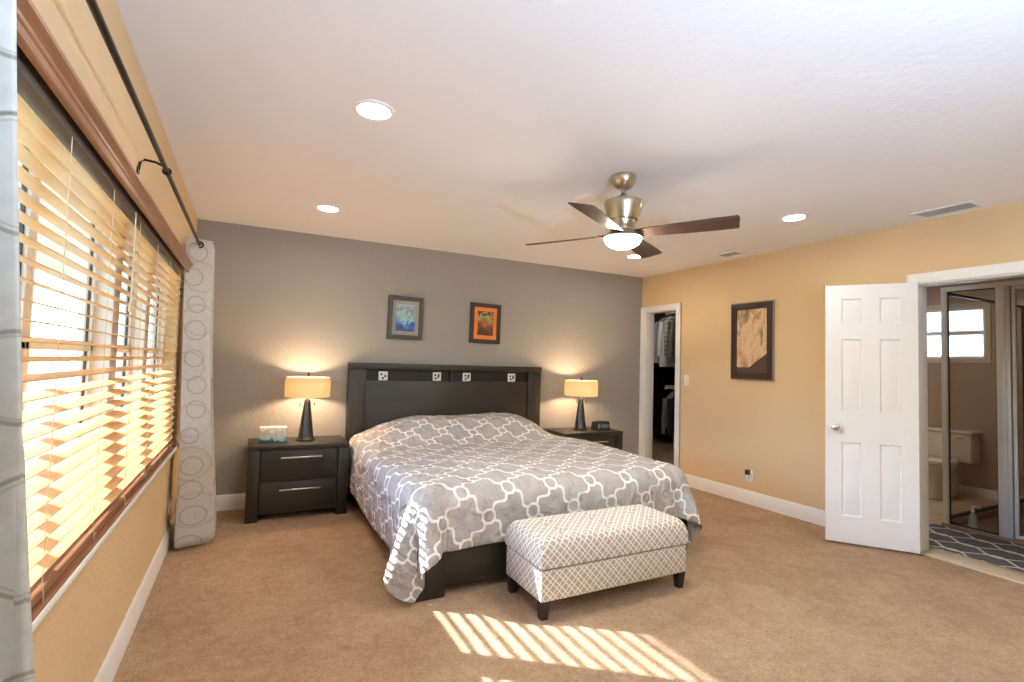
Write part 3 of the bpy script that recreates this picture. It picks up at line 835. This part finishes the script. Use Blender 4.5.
# ------------------------------------------------------------------ ceiling fan
fx, fy = 2.385, -2.592
fan = thing('ceiling_fan', (fx, fy, 2.0), 'brushed nickel ceiling fan with four walnut blades and lit bowl', 'fan')
obj('canopy', MB().lathe([(0.001, 2.44), (0.072, 2.44), (0.073, 2.425), (0.066, 2.4), (0.048, 2.372), (0.03, 2.36), (0.001, 2.358)][::-1], (fx, fy, 0), 40), M_nickel, fan)
obj('downrod', MB().lathe([(0.013, 2.28), (0.013, 2.365)], (fx, fy, 0), 20).lathe([(0.001, 2.285), (0.045, 2.287), (0.04, 2.3), (0.022, 2.325), (0.014, 2.335)], (fx, fy, 0), 28), M_nickel, fan)
obj('motor_housing', MB().lathe([(0.001, 2.172), (0.086, 2.172), (0.088, 2.178), (0.096, 2.2), (0.112, 2.255), (0.116, 2.27), (0.112, 2.283), (0.09, 2.292), (0.04, 2.298), (0.001, 2.298)], (fx, fy, 0), 48), M_nickel, fan)
obj('hub', MB().lathe([(0.001, 2.085), (0.066, 2.085), (0.07, 2.092), (0.07, 2.118), (0.064, 2.126), (0.058, 2.13), (0.07, 2.15), (0.07, 2.174), (0.001, 2.174)], (fx, fy, 0), 40), M_nickel, fan)
lk = obj('light_kit', MB().lathe([(0.001, 2.112), (0.072, 2.112), (0.076, 2.105), (0.092, 2.09), (0.112, 2.076), (0.116, 2.068), (0.112, 2.063), (0.001, 2.063)][::-1], (fx, fy, 0), 48), M_nickel, fan)
obj('glass_bowl', MB().lathe([(0.001, 1.998), (0.035, 2.001), (0.07, 2.013), (0.095, 2.031), (0.107, 2.05), (0.109, 2.0625)], (fx, fy, 0), 40), M_bowl, lk)
for k, ang in enumerate((302, 32, 122, 212)):
    th = math.radians(ang)
    mb = MB()
    prof = [(0.07, 0.036), (0.12, 0.046), (0.3, 0.06), (0.5, 0.068), (0.66, 0.069)]
    n = 24; up, dn = [], []
    def halfw(r):
        for (a, wa), (b, wb) in zip(prof, prof[1:]):
            if a <= r <= b: return wa + (wb-wa)*(r-a)/(b-a)
        return prof[-1][1]
    poly = [(0.07+0.57*i/n, -halfw(0.07+0.57*i/n)) for i in range(n+1)] + [(0.648, -0.045), (0.634, 0.055)] 
    poly += [(0.626-0.556*i/n, halfw(0.626-0.556*i/n)) for i in range(n+1)]
    mb.prism(poly, -0.003, 0.003, 'z')
    # blade's clockwise side is raised
    M_ = Matrix.Translation((fx, fy, 2.087)) @ Matrix.Rotation(th, 4, 'Z') @ Matrix.Rotation(math.radians(-13), 4, 'X')
    mb.xf(M_)
    b_ = obj('blade', mb, M_blade, fan)
    # grain follows the blade: own object axes
    b_.rotation_euler = (0, 0, th); b_.data.transform(Matrix.Rotation(-th, 4, 'Z'))
    ir = MB().box(0.05, 0.15, -0.02, 0.02, -0.001, 0.005, 0.002).xf(Matrix.Translation((fx, fy, 2.093)) @ Matrix.Rotation(th, 4, 'Z') @ Matrix.Rotation(math.radians(-13), 4, 'X'))
    io = obj('blade_iron', ir, M_nickel, fan)

# ------------------------------------------------------------------ recessed lights, vents
def downlight(x, y, label):
    r = thing('recessed_light', (x, y, H-0.006), label, 'ceiling light', 'recessed ceiling lights')
    obj('trim_ring', MB().lathe([(0.07, H-0.004), (0.076, H-0.009), (0.092, H-0.005), (0.094, H), (0.07, H), (0.07, H-0.004)], (x, y, 0), 40, cap=False), M_white, r)
    obj('lens', MB().lathe([(0.001, H-0.004), (0.0695, H-0.003), (0.0695, H-0.0005), (0.001, H-0.0005)], (x, y, 0), 36), M_lens, r)
    return r
d0 = downlight(0.894, -2.642, 'round recessed ceiling light nearest the window, closest to the camera')
dup(d0, (0.917, -0.93, H-0.006), 0, 'round recessed ceiling light over the left bedside, near the gray wall')
dup(d0, (3.975, -2.60, H-0.006), 0, 'round recessed ceiling light between the fan and the long vent')
dup(d0, (3.91, -0.925, H-0.006), 0, 'round recessed ceiling light seen just below the fan bowl')
dup(d0, (0.894, -4.35, H-0.006), 0, 'added unseen recessed ceiling light behind the camera on the window side')  # added out of view, with the next one, to lift the room's brightness
dup(d0, (3.975, -4.35, H-0.006), 0, 'added unseen recessed ceiling light behind the camera on the bathroom side')

dup(d0, (5.5, -1.75, H-0.006), 0, 'added recessed bathroom ceiling light just inside the bathroom, hidden by the doorway header')  # this and the next are unseen lights added to brighten the bathroom
dup(d0, (6.5, -2.3, H-0.006), 0, 'added recessed bathroom ceiling light out of sight above the doorway')
dup(d0, (5.7, 0.8, H-0.006), 0, 'added recessed closet ceiling light out of sight above the closet doorway')  # unseen light added to brighten the closet
# added fill light behind the camera, torchiere-shaped, to brighten the near ceiling
ux, uy = 1.45, -5.7
fl = thing('added_uplight', (ux, uy, 0), 'added torchiere-shaped fill light behind the camera with its bowl turned up', 'lamp')
obj('foot', MB().lathe([(0.001, 0), (0.14, 0), (0.145, 0.01), (0.13, 0.022), (0.02, 0.034), (0.001, 0.035)], (ux, uy, 0), 36), M_white, fl)
obj('pole', MB().lathe([(0.013, 0.03), (0.013, 1.210)], (ux, uy, 0), 16), M_white, fl)
obj('lamp_bowl', MB().lathe([(0.02, 1.205), (0.09, 1.220), (0.15, 1.260), (0.185, 1.320), (0.181, 1.320), (0.146, 1.264), (0.088, 1.226), (0.02, 1.212)], (ux, uy, 0), 40), M_white, fl)
obj('socket', MB().lathe([(0.001, 1.210), (0.022, 1.210), (0.022, 1.240), (0.001, 1.240)], (ux, uy, 0), 16), M_white, fl)
ud = bpy.data.lights.new('fill_uplight', 'POINT'); ud.energy = FILL_UPLIGHT; ud.color = (0.60, 0.91, 1.36); ud.shadow_soft_size = 0.04
uo = bpy.data.objects.new('fill_uplight', ud); COL.objects.link(uo); uo.parent = fl; uo.location = (0, 0, 1.295)

def vent(x0, x1, y0, y1, label):
    r = thing('ceiling_vent', ((x0+x1)/2, (y0+y1)/2, H-0.012), label, 'vent', 'ceiling air vents')
    obj('vent_frame', MB().frame((x0, x1, y0, y1), (x0+0.025, x1-0.025, y0+0.025, y1-0.025), H-0.01, H, 'xy'), M_vent, r)
    mb = MB(); nn = 6
    for k in range(nn):
        xx = x0+0.03 + (x1-x0-0.06)*(k+0.5)/nn
        mb.prism([(xx-0.012, H-0.012), (xx-0.009, H-0.013), (xx+0.010, H-0.002), (xx+0.007, H-0.001)], y0+0.025, y1-0.025, 'y')
    obj('louvers', mb, M_vent, r)
    obj('duct_shade_sheet', MB().box(x0+0.02, x1-0.02, y0+0.02, y1-0.02, H-0.0015, H-0.0005), plain('louver_shade_gray', lin(96, 96, 96), 0.9), r)  # gray sheet painted as the shade behind the louvers
vent(4.55, 4.745, -3.43, -3.08, 'white louvered ceiling vent nearest the bathroom doorway')
vent(4.51, 4.69, -1.655, -1.41, 'small louvered ceiling vent over the tall sepia picture')

# ------------------------------------------------------------------ switches and outlets
def plate(name, y, z, x, sgn, label, cat, kind):
    r = thing(name, (x, y, z-0.058), label, cat)
    xs = sorted((x, x+sgn*0.006))
    obj('cover_plate', MB().box(xs[0], xs[1], y-0.037, y+0.037, z-0.06, z+0.06, 0.002), M_plate, r)
    xs = sorted((x+sgn*0.005, x+sgn*0.010))
    if kind == 'switch':
        obj('rocker', MB().box(xs[0], xs[1], y-0.017, y+0.017, z-0.034, z+0.034, 0.002), M_plate, r)
    else:
        for dz in (-0.024, 0.024):
            o_ = obj('socket', MB().lathe([(0.001, 0), (0.017, 0), (0.017, sgn*0.004), (0.001, sgn*0.004)], (x+sgn*0.005, y, z+dz), 20, 'x'), M_plate, r)
            xx = sorted((x+sgn*0.0088, x+sgn*0.0095))
            obj('slots', MB().box(xx[0], xx[1], y-0.008, y-0.005, z+dz-0.005, z+dz+0.006).box(xx[0], xx[1], y+0.005, y+0.008, z+dz-0.005, z+dz+0.006), M_black, o_)
    return r
plate('light_switch', -0.752, 1.168, XR, -1, 'white light switch on the tan wall beside the closet doorway', 'switch', 'switch')
plate('wall_outlet', -1.572, 0.272, XR, -1, 'white wall outlet above the right baseboard below the sepia picture', 'outlet', 'outlet')
plate('wall_outlet', -0.80, 0.272, 0.0, 1, 'white wall outlet under the window beside the gathered curtain', 'outlet', 'outlet')
pl = thing('plug_adapter', (XR-0.02, -1.572, 0.296), 'small dark plug in the wall outlet below the sepia picture', 'plug')
obj('housing', MB().box(XR-0.046, XR-0.0095, -1.592, -1.552, 0.285, 0.335, 0.006), plain('adapter_brown', lin(84, 74, 62), 0.5), pl)
obj('cap', MB().box(XR-0.05, XR-0.045, -1.586, -1.558, 0.29, 0.33, 0.002), M_black, pl)

# ------------------------------------------------------------------ six panel door
hx_, hy_ = XR-0.022, -2.998
dr = thing('door_1', (hx_, hy_, 0), 'white six panel door', 'door'); del dr['label'], dr['category']; dr['kind'] = 'structure'
DW, DZ0, DZ1, DT = 0.58, 0.018, 1.978, 0.034
panels = [(a, b, c, d) for (a, b) in ((0.104, 0.232), (0.349, 0.475)) for (c, d) in ((1.683, 1.872), (1.008, 1.56), (0.218, 0.775))]
slab = MB()
for sgn in (1, -1):          # front and back faces with recessed moulded panels
    yf = sgn*DT/2
    us = sorted({0, DW} | {u for p in panels for u in p[:2]}); zs = sorted({DZ0, DZ1} | {z for p in panels for z in p[2:]})
    vcache = {}
    def gv(u, z, y):
        key = (round(u, 5), round(z, 5), round(y, 5))
        if key not in vcache: vcache[key] = slab.bm.verts.new((u, y, z))
        return vcache[key]
    def quad(pts): 
        vs_ = [gv(*p) for p in pts]
        slab.bm.faces.new(vs_)
    for u0, u1 in zip(us, us[1:]):
        for z0, z1 in zip(zs, zs[1:]):
            if any(abs(u0-p[0]) < 1e-6 and abs(u1-p[1]) < 1e-6 and abs(z0-p[2]) < 1e-6 and abs(z1-p[3]) < 1e-6 for p in panels):
                rings = [(0, 0), (0.008, 0.008), (0.016, 0.008), (0.034, 0.002)]
                for (i0, d0_), (i1, d1_) in zip(rings, rings[1:]):
                    A = [(u0+i0, z0+i0), (u1-i0, z0+i0), (u1-i0, z1-i0), (u0+i0, z1-i0)]
                    B = [(u0+i1, z0+i1), (u1-i1, z0+i1), (u1-i1, z1-i1), (u0+i1, z1-i1)]
                    for k in range(4):
                        k2 = (k+1) % 4
                        quad([(*A[k], yf-sgn*d0_), (*A[k2], yf-sgn*d0_), (*B[k2], yf-sgn*d1_), (*B[k], yf-sgn*d1_)])
                i1, d1_ = rings[-1]
                quad([(u0+i1, z0+i1, yf-sgn*d1_), (u1-i1, z0+i1, yf-sgn*d1_), (u1-i1, z1-i1, yf-sgn*d1_), (u0+i1, z1-i1, yf-sgn*d1_)])
            else: quad([(u0, z0, yf), (u1, z0, yf), (u1, z1, yf), (u0, z1, yf)])
for (a, b) in ((0, 0), (DW, DW)):
    vs_ = [slab.bm.verts.new((a, y, z)) for y, z in ((-DT/2, DZ0), (DT/2, DZ0), (DT/2, DZ1), (-DT/2, DZ1))]; slab.bm.faces.new(vs_)
for z in (DZ0, DZ1):
    vs_ = [slab.bm.verts.new((u, y, z)) for u, y in ((0, -DT/2), (DW, -DT/2), (DW, DT/2), (0, DT/2))]; slab.bm.faces.new(vs_)
bmesh.ops.remove_doubles(slab.bm, verts=slab.bm.verts, dist=1e-5)
dang = math.atan2(-2.52+2.99, 4.507-4.859)
DM = Matrix.Translation((hx_, hy_, 0)) @ Matrix.Rotation(dang, 4, 'Z') @ Matrix.Translation((0, -DT/2*-1, 0))
DMf = DM
ds = obj('door_slab', slab.xf(DMf), M_door, dr)
for sgn in (1, -1):
    kn = MB().lathe([(0.001, 0), (0.028, 0), (0.028, 0.006), (0.012, 0.01), (0.011, 0.028), (0.02, 0.036), (0.0265, 0.048), (0.024, 0.06), (0.014, 0.067), (0.001, 0.068)], (0, 0, 0), 28, 'y')
    kn.xf(Matrix.Scale(-1, 4, (0, 1, 0)) if sgn < 0 else Matrix.Identity(4)).xf(DMf @ Matrix.Translation((0.519, sgn*DT/2, 0.884)))
    obj('door_knob', kn, M_chrome, dr)
obj('latch', MB().box(0.576, 0.584, -0.008, 0.008, 0.87, 0.898, 0.001).xf(DMf), M_nickel, dr)
for z in (0.22, 1.02, 1.8):
    obj('hinge', MB().tube([(0, 0, z-0.04), (0, 0, z+0.04)], 0.006, 10).xf(DMf @ Matrix.Translation((-0.004, -DT/2, 0))), M_nickel, dr)

# ------------------------------------------------------------------ closet
KX1, KY0, KY1 = 7.35, -0.75, 2.75
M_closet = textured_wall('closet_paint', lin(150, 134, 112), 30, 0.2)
struct('floor_closet', MB().box(XR+WT, KX1, KY0, KY1, -0.08, 0.0), M_carpet)
struct('ceiling_closet', MB().box(XR+WT, KX1, KY0, KY1, H, H+0.1), M_ceil)
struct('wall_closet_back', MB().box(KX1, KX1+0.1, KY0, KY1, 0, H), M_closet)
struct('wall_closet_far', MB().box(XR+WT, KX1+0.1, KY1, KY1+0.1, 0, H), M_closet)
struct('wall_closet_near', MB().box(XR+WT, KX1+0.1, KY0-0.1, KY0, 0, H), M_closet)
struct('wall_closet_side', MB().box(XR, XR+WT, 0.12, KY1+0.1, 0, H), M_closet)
rods = []
for z, lab in ((2.2, 'upper white closet rod holding the light shirts'), (0.985, 'lower white closet rod beneath the hanging shirts')):
    r = thing('closet_rod', (6.5, 0.5, z-0.02), lab, 'closet rod', 'closet hanging rods')
    obj('bar', MB().tube([(6.5, KY0, z), (6.5, 1.30, z)], 0.016, 12), M_white, r)
    obj('support_bracket', MB().box(6.48, 6.52, 1.28, 1.30, z-0.03, z+0.02, 0.003).box(6.49, KX1, 1.285, 1.297, z+0.02, z+0.04, 0.002), M_white, r)
def shirt_mb(x, y, ztop, L, wd, seed, sleeve=0.55, dark=False):
    """hanging shirt: a body of soft folds with two hanging sleeves, lying in the x-z plane"""
    rnd = random.Random(seed); mb = MB()
    nu, nv = 36, 22
    def body(u, v):
        a = 2*PI*u; z = ztop - 0.02 - L*v
        t = min(1, v/0.22); hw = 0.06 + (wd-0.06)*(t**0.7) if v < 0.22 else wd*(1+0.05*math.sin(6*v+seed))
        zz = z if v > 0.22 else z
        d = 0.02 + 0.022*min(1, v*3) + 0.008*math.sin(5*a+seed)*min(1, v*2)
        return (x + hw*math.cos(a), y + d*math.sin(a), zz)
    mb.grid(body, nu, nv, True)
    for s in (-1, 1):
        def slv(u, v, s=s):
            a = 2*PI*u
            r = 0.062*(1-v*0.35) + 0.006*math.sin(3*a+seed)
            return (x + s*(wd*0.86 + 0.035*math.sin(v*1.6)) + r*0.75*math.cos(a), y + r*math.sin(a)*0.62, ztop - 0.10 - sleeve*v)
        mb.grid(slv, 14, 12, True)
    mb.torus((x, y, ztop-0.01), 0.032, 0.012, 'z', 16, 8)
    return mb
def cloth_mat(name, c, plaid=None):
    m = Mat(name, c, 0.9, spec=0.1)
    n = m.noise(14, 3)
    base = m.ramp(n.outputs[0], [(0.3, tuple(q*0.9 for q in c[:3])+(1,)), (0.7, c)])
    if plaid:
        sp = m.nt.nodes.new('ShaderNodeSeparateXYZ'); m.nt.links.new(m.coord('Object'), sp.inputs[0]); V.nt = m.nt
        a = band(vabs(vfrac(V(sp.outputs[0])/0.07)-0.5), 0.16, 0.03); b = band(vabs(vfrac(V(sp.outputs[2])/0.07)-0.5), 0.16, 0.03)
        base = m.mix((a+b)*0.5, base, plaid)
    m.col(base); return m.m
clothes = [
    (6.5, 1.22, 2.14, 0.80, 0.21, lin(238, 237, 238), None, 'white collared shirt hanging frontmost on the upper closet rod', 'shirt'),
    (6.5, 1.34, 2.14, 0.74, 0.22, lin(180, 176, 196), None, 'lavender gray shirt hanging behind the white shirt in the closet', 'shirt'),
    (6.5, 1.09, 2.14, 0.66, 0.21, lin(190, 192, 176), lin(110, 112, 100), 'plaid shirt hanging right of the white shirt in the closet', 'shirt'),
    (6.5, 0.97, 2.14, 0.74, 0.21, lin(112, 108, 104), None, 'dark gray shirt hanging behind the plaid shirt in the closet', 'shirt'),
    (6.5, 1.12, 0.925, 0.55, 0.2, lin(150, 152, 148), None, 'gray shirt hanging from the lower closet rod', 'shirt'),
    (6.5, 0.99, 0.925, 0.56, 0.2, lin(58, 62, 66), None, 'dark slate shirt hanging on the lower closet rod beside the gray one', 'shirt'),
]
for i, (x, y, z, L, wd, c, pld, lab, cat) in enumerate(clothes):
    r = thing('shirt', (x, y, z-L), lab, 'shirt', 'clothes in the closet')
    obj('cloth', shirt_mb(x, y, z, L, wd, i+1), cloth_mat('shirt_cloth', c, pld), r, smooth=80)
    hg = thing('clothes_hanger', (x, y, z-0.05), 'clothes hanger carrying the ' + lab.split(' hanging')[0], 'hanger', 'hangers in the closet')
    zr = 2.2 if z > 1.5 else 0.985
    hk = [(x, y, z-0.03), (x, y, z+0.02)] + [(x+0.019*math.sin(a), y, zr+0.002-0.019*math.cos(a)*-1) for a in [PI*1.0*(1-k/6) for k in range(0, 7)]]
    hm = MB().tube([(x, y, z-0.03), (x, y, zr-0.022), (x+0.02, y, zr), (x+0.014, y, zr+0.014), (x, y, zr+0.02), (x-0.014, y, zr+0.014), (x-0.02, y, zr)], 0.0025, 6)
    hm.tube([(x-wd*0.82, y, z-0.11), (x-0.03, y, z-0.028), (x+0.03, y, z-0.028), (x+wd*0.82, y, z-0.11)], 0.005, 6)
    obj('hook_bar', hm, M_plate, hg)
# tall dark clothes along the closet's back
r = thing('closet_rod', (7.0, 1.7, 1.9), 'rear closet rod crowded with dark clothes', 'closet rod', 'closet hanging rods')
obj('bar', MB().tube([(7.0, -0.2, 1.92), (7.0, KY1, 1.92)], 0.016, 12), M_white, r)
dark = [lin(30, 30, 34), lin(22, 22, 24), lin(38, 36, 36), lin(26, 30, 36), lin(34, 30, 30)]
g0 = None
dl = ['black coat', 'charcoal dress', 'dark navy coat', 'black trousers', 'dark brown coat']
for k in range(16):
    y = 0.62 + k*0.125
    r = thing('dark_garment', (7.0, y, 0.2), 'long dark garment in the crowded row at the back of the closet', 'clothes', 'dark clothes at the back of the closet')
    obj('cloth', shirt_mb(7.0, y, 1.87, 1.6+0.08*math.sin(k*2.3), 0.24, k+20, 0.7), cloth_mat('dark_cloth', dark[k % 5]), r, smooth=80)

# ------------------------------------------------------------------ bathroom
TX1, TY0, TY1 = 7.52, -4.9, -0.95
BH = 2.44
struct('floor_bathroom', MB().box(XR+WT, TX1, TY0, TY1, -0.08, 0.0), M_floortile)
struct('ceiling_bathroom', MB().box(XR+WT, TX1, TY0, TY1, BH, BH+0.1), M_ceil)
wy0, wy1, wz0, wz1 = -2.41, -1.45, 1.50, 2.07
w = MB().box(TX1, TX1+0.12, TY0, wy0, 0, BH).box(TX1, TX1+0.12, wy1, TY1, 0, BH).box(TX1, TX1+0.12, wy0, wy1, 0, wz0).box(TX1, TX1+0.12, wy0, wy1, wz1, BH)
struct('wall_bathroom_far', w, M_bathwall)
struct('wall_bathroom_left', MB().box(XR+WT, TX1+0.12, TY1, TY1+0.1, 0, BH), M_bathwall)
struct('wall_bathroom_right', MB().box(XR+WT, TX1+0.12, TY0-0.1, TY0, 0, BH), M_walltile)
struct('trim_4', MB().box(TX1-0.016, TX1, -2.7, TY1, 0, 0.1, 0.003), M_white)
struct('trim_5', MB().box(TX1-0.012, TX1, TY0, -2.66, 0.0, 2.1), M_walltile)
w2 = thing('window_2', (TX1, -1.93, wz0), 'frosted bathroom window', 'window'); del w2['label'], w2['category']; w2['kind'] = 'structure'
fr = MB().frame((wy0-0.05, wy1+0.05, wz0-0.05, wz1+0.05), (wy0, wy1, wz0, wz1), TX1-0.014, TX1+0.002, 'yz')
obj('window_frame', fr, plain('bath_window_trim', lin(206, 190, 168), 0.5), w2)
fr = MB().frame((wy0, wy1, wz0, wz1), (wy0+0.03, wy1-0.03, wz0+0.025, wz1-0.03), TX1+0.03, TX1+0.07, 'yz').box(TX1+0.025, TX1+0.07, wy0, wy1, 1.765, 1.81, 0.003)
obj('sash', fr, M_white, w2)
fg = bpy.data.materials.new('frosted_glass'); fg.use_nodes = True; nt = fg.node_tree; nt.nodes.clear()
t1 = nt.nodes.new('ShaderNodeBsdfTranslucent'); t1.inputs[0].default_value = (0.93, 0.96, 0.96, 1)
t2 = nt.nodes.new('ShaderNodeBsdfTransparent'); mx = nt.nodes.new('ShaderNodeMixShader'); mx.inputs[0].default_value = 0.3
o_ = nt.nodes.new('ShaderNodeOutputMaterial'); nt.links.new(t1.outputs[0], mx.inputs[1]); nt.links.new(t2.outputs[0], mx.inputs[2]); nt.links.new(mx.outputs[0], o_.inputs[0])
obj('pane', MB().box(TX1+0.05, TX1+0.054, wy0, wy1, wz0, wz1), fg, w2)

rg = obj('bath_rug', MB().box(5.07, 5.80, -4.1, -2.66, 0.0, 0.014, 0.005), M_rug)
tag(rg, 'dark gray rug with white wavy trellis inside the bathroom doorway', 'rug')

# shower enclosure
SX, SY = 5.86, -2.735
sh = thing('shower_enclosure', (SX, SY, 0), 'aluminium framed glass shower enclosure seen through the bathroom doorway', 'shower')
obj('curb', MB().box(SX-0.03, SX+0.05, -4.6, SY+0.03, 0, 0.03, 0.004).box(SX+0.05, TX1-0.014, SY-0.03, SY+0.03, 0, 0.06, 0.004), plain('curb_marble', lin(150, 126, 104), 0.3), sh)
obj('shower_floor', MB().box(SX+0.05, TX1-0.014, -4.6, SY-0.03, 0.0, 0.012), M_showertile, sh)
obj('header', MB().box(SX-0.018, SX+0.018, -4.6, SY+0.022, 2.035, 2.075, 0.003), M_alu, sh)
for a, b in ((SY-0.022, SY+0.022),): obj('post', MB().box(SX-0.02, SX+0.02, a, b, 0.03, 2.04, 0.004), M_alu, sh)
obj('post', MB().box(SX-0.024, SX+0.024, -3.175, -3.085, 0.03, 2.04, 0.006).box(SX-0.03, SX-0.024, -3.15, -3.11, 0.03, 2.04, 0.002), M_alu, sh)
gp = obj('front_panel', MB().frame((-3.085, SY-0.022, 0.03, 2.036), (-3.077, SY-0.03, 0.042, 2.026), SX-0.006, SX+0.006, 'yz'), M_black, sh)
obj('pane', MB().box(SX-0.003, SX+0.003, -3.08, SY-0.026, 0.036, 2.03), M_showerglass, gp)
sp_ = obj('side_panel', MB().frame((SX+0.02, TX1-0.016, 0.06, 2.036), (SX+0.05, TX1-0.07, 0.09, 2.012), SY-0.012, SY+0.012, 'xz'), plain('dark_bronze_frame', lin(66, 58, 52), 0.4, 0.5), sh)
obj('pane', MB().box(SX+0.04, TX1-0.05, SY-0.003, SY+0.003, 0.07, 2.02), glass('side_shower_glass', (0.97, 0.965, 0.955, 1)), sp_)
dp = obj('shower_door', MB().frame((-3.80, -3.18, 0.04, 2.03), (-3.775, -3.205, 0.065, 2.005), SX-0.012, SX+0.012, 'yz'), M_alu, sh)
obj('pane', MB().box(SX-0.003, SX+0.003, -3.79, -3.19, 0.05, 2.02), M_showerglass, dp)
pb = thing('pump_bottle', (5.97, -2.87, 0.012), 'clear pump bottle on the shower floor behind the glass', 'bottle')
clear = plain('bottle_plastic', lin(190, 196, 186), 0.15)
obj('bottle_body', MB().lathe([(0.001, 0.012), (0.03, 0.013), (0.032, 0.02), (0.031, 0.09), (0.024, 0.12), (0.012, 0.135), (0.012, 0.15), (0.001, 0.15)], (5.97, -2.87, 0), 20), clear, pb)
obj('pump', MB().lathe([(0.001, 0.15), (0.014, 0.15), (0.014, 0.165), (0.005, 0.168), (0.005, 0.19), (0.013, 0.192), (0.013, 0.202), (0.001, 0.204)], (5.97, -2.87, 0), 14).tube([(5.97, -2.87, 0.197), (5.97, -2.92, 0.195), (5.97, -2.925, 0.188)], 0.005, 8), M_plate, pb)

# toilet
tx, ty = 7.30, -2.155
tl = thing('toilet', (7.05, ty, 0), 'white two piece toilet below the bathroom window', 'toilet')
obj('tank', MB().box(7.28, 7.50, ty-0.215, ty+0.215, 0.37, 0.68, 0.025, 3), M_porc, tl)
obj('tank_lid', MB().box(7.27, 7.505, ty-0.225, ty+0.225, 0.68, 0.715, 0.012, 3), M_porc, tl)
bw = MB(); 
prof = [(0.11, 0.0), (0.115, 0.02), (0.1, 0.1), (0.105, 0.18), (0.15, 0.28), (0.185, 0.35), (0.19, 0.375), (0.17, 0.385)]
bw.lathe(prof, (7.0, ty, 0), 36, sx=1.3, sy=1.0).box(7.1, 7.32, ty-0.1, ty+0.1, 0.0, 0.37, 0.03, 3)
obj('bowl', bw, M_porc, tl)
obj('seat', MB().lathe([(0.001, 0.386), (0.19, 0.386), (0.196, 0.394), (0.19, 0.403), (0.001, 0.404)], (7.0, ty, 0), 36, sx=1.3).box(7.18, 7.27, ty-0.12, ty+0.12, 0.386, 0.404, 0.006), M_porc, tl)
obj('seat_lid', MB().lathe([(0.001, 0.404), (0.185, 0.404), (0.19, 0.412), (0.18, 0.42), (0.001, 0.424)], (7.0, ty, 0), 36, sx=1.3).box(7.18, 7.26, ty-0.11, ty+0.11, 0.404, 0.42, 0.006), M_porc, tl)
obj('flush_lever', MB().tube([(7.278, ty-0.15, 0.64), (7.262, ty-0.15, 0.64), (7.262, ty-0.09, 0.633)], 0.006, 8), M_chrome, tl)

# ------------------------------------------------------------------ outside: covered patio, lawn, hedge
struct('ground_outside', MB().box(-40, -0.14, -40, 40, -0.32, -0.2), plain('lawn_green', lin(110, 132, 74), 0.95, var=0.25, scale=3))
struct('floor_patio', MB().box(-2.6, -0.14, -9, 6, -0.2, -0.1), plain('patio_concrete', lin(158, 156, 150), 0.9, var=0.05))
struct('roof_patio', MB().box(-2.05, -0.14, -9, 6, 2.34, 2.46), plain('patio_soffit', lin(226, 218, 206), 0.8, var=0.02))
pcol = plain('patio_post_white', lin(206, 210, 202), 0.6)
for k, (y, lab) in enumerate(((-3.35, 'square white patio post outside the window, nearest the camera'), (0.35, 'square white patio post outside the window, farther from the camera'))):
    r = thing('patio_post', (-1.97, y, -0.1), lab, 'post', 'patio posts')
    obj('shaft', MB().box(-2.03, -1.91, y-0.06, y+0.06, -0.1, 2.34, 0.006), pcol, r)
    obj('foot', MB().box(-2.055, -1.885, y-0.085, y+0.085, -0.1, 0.02, 0.008), pcol, r)
def hedge(cx, cyy, lx, ly, h_, seed, label):
    mb = MB(); rnd = random.Random(seed)
    bmesh.ops.create_icosphere(mb.bm, subdivisions=5, radius=1)
    for v in mb.bm.verts:
        d = v.co.copy(); s = 1 + 0.10*math.sin(9*d.x+seed)*math.sin(8*d.y)*math.sin(7*d.z+seed) + rnd.uniform(-0.06, 0.06)
        v.co = Vector((cx+d.x*lx*s, cyy+d.y*ly*s, -0.2 + h_*(0.5+0.5*d.z*s)))
    o = obj('hedge', mb, plain('hedge_leaves', lin(112, 140, 74), 0.9, var=0.35, scale=9), None, smooth=0)
    return tag(o, label, 'hedge', 'hedges outside')
struct('wall_bounce_added', MB().box(13.0, 13.2, -10, 6, -0.3, 3.6), plain('bounce_wall_white', lin(236, 234, 226), 0.9))  # added sunlit reflector that brightens the frosted bathroom window
hedge(-9.5, -1.5, 1.3, 4.2, 1.75, 1, 'green hedge on the lawn outside the near end of the window')
hedge(-9.5, 9.0, 1.3, 4.0, 1.9, 2, 'green hedge on the lawn outside the far end of the window')
hs_ = thing('garden_wall', (-13, 4, -0.2), 'pinkish garden wall beyond the hedges outside the window', 'wall')
obj('masonry', MB().box(-13.1, -12.9, -14, 20, -0.2, 2.0, 0.02), plain('pink_stucco', lin(206, 160, 142), 0.9), hs_)
obj('coping', MB().box(-13.16, -12.84, -14, 20, 2.0, 2.08, 0.01), plain('coping_stone', lin(200, 190, 178), 0.8), hs_)

for o in bpy.data.objects:
    if 'base' in o: del o['base']
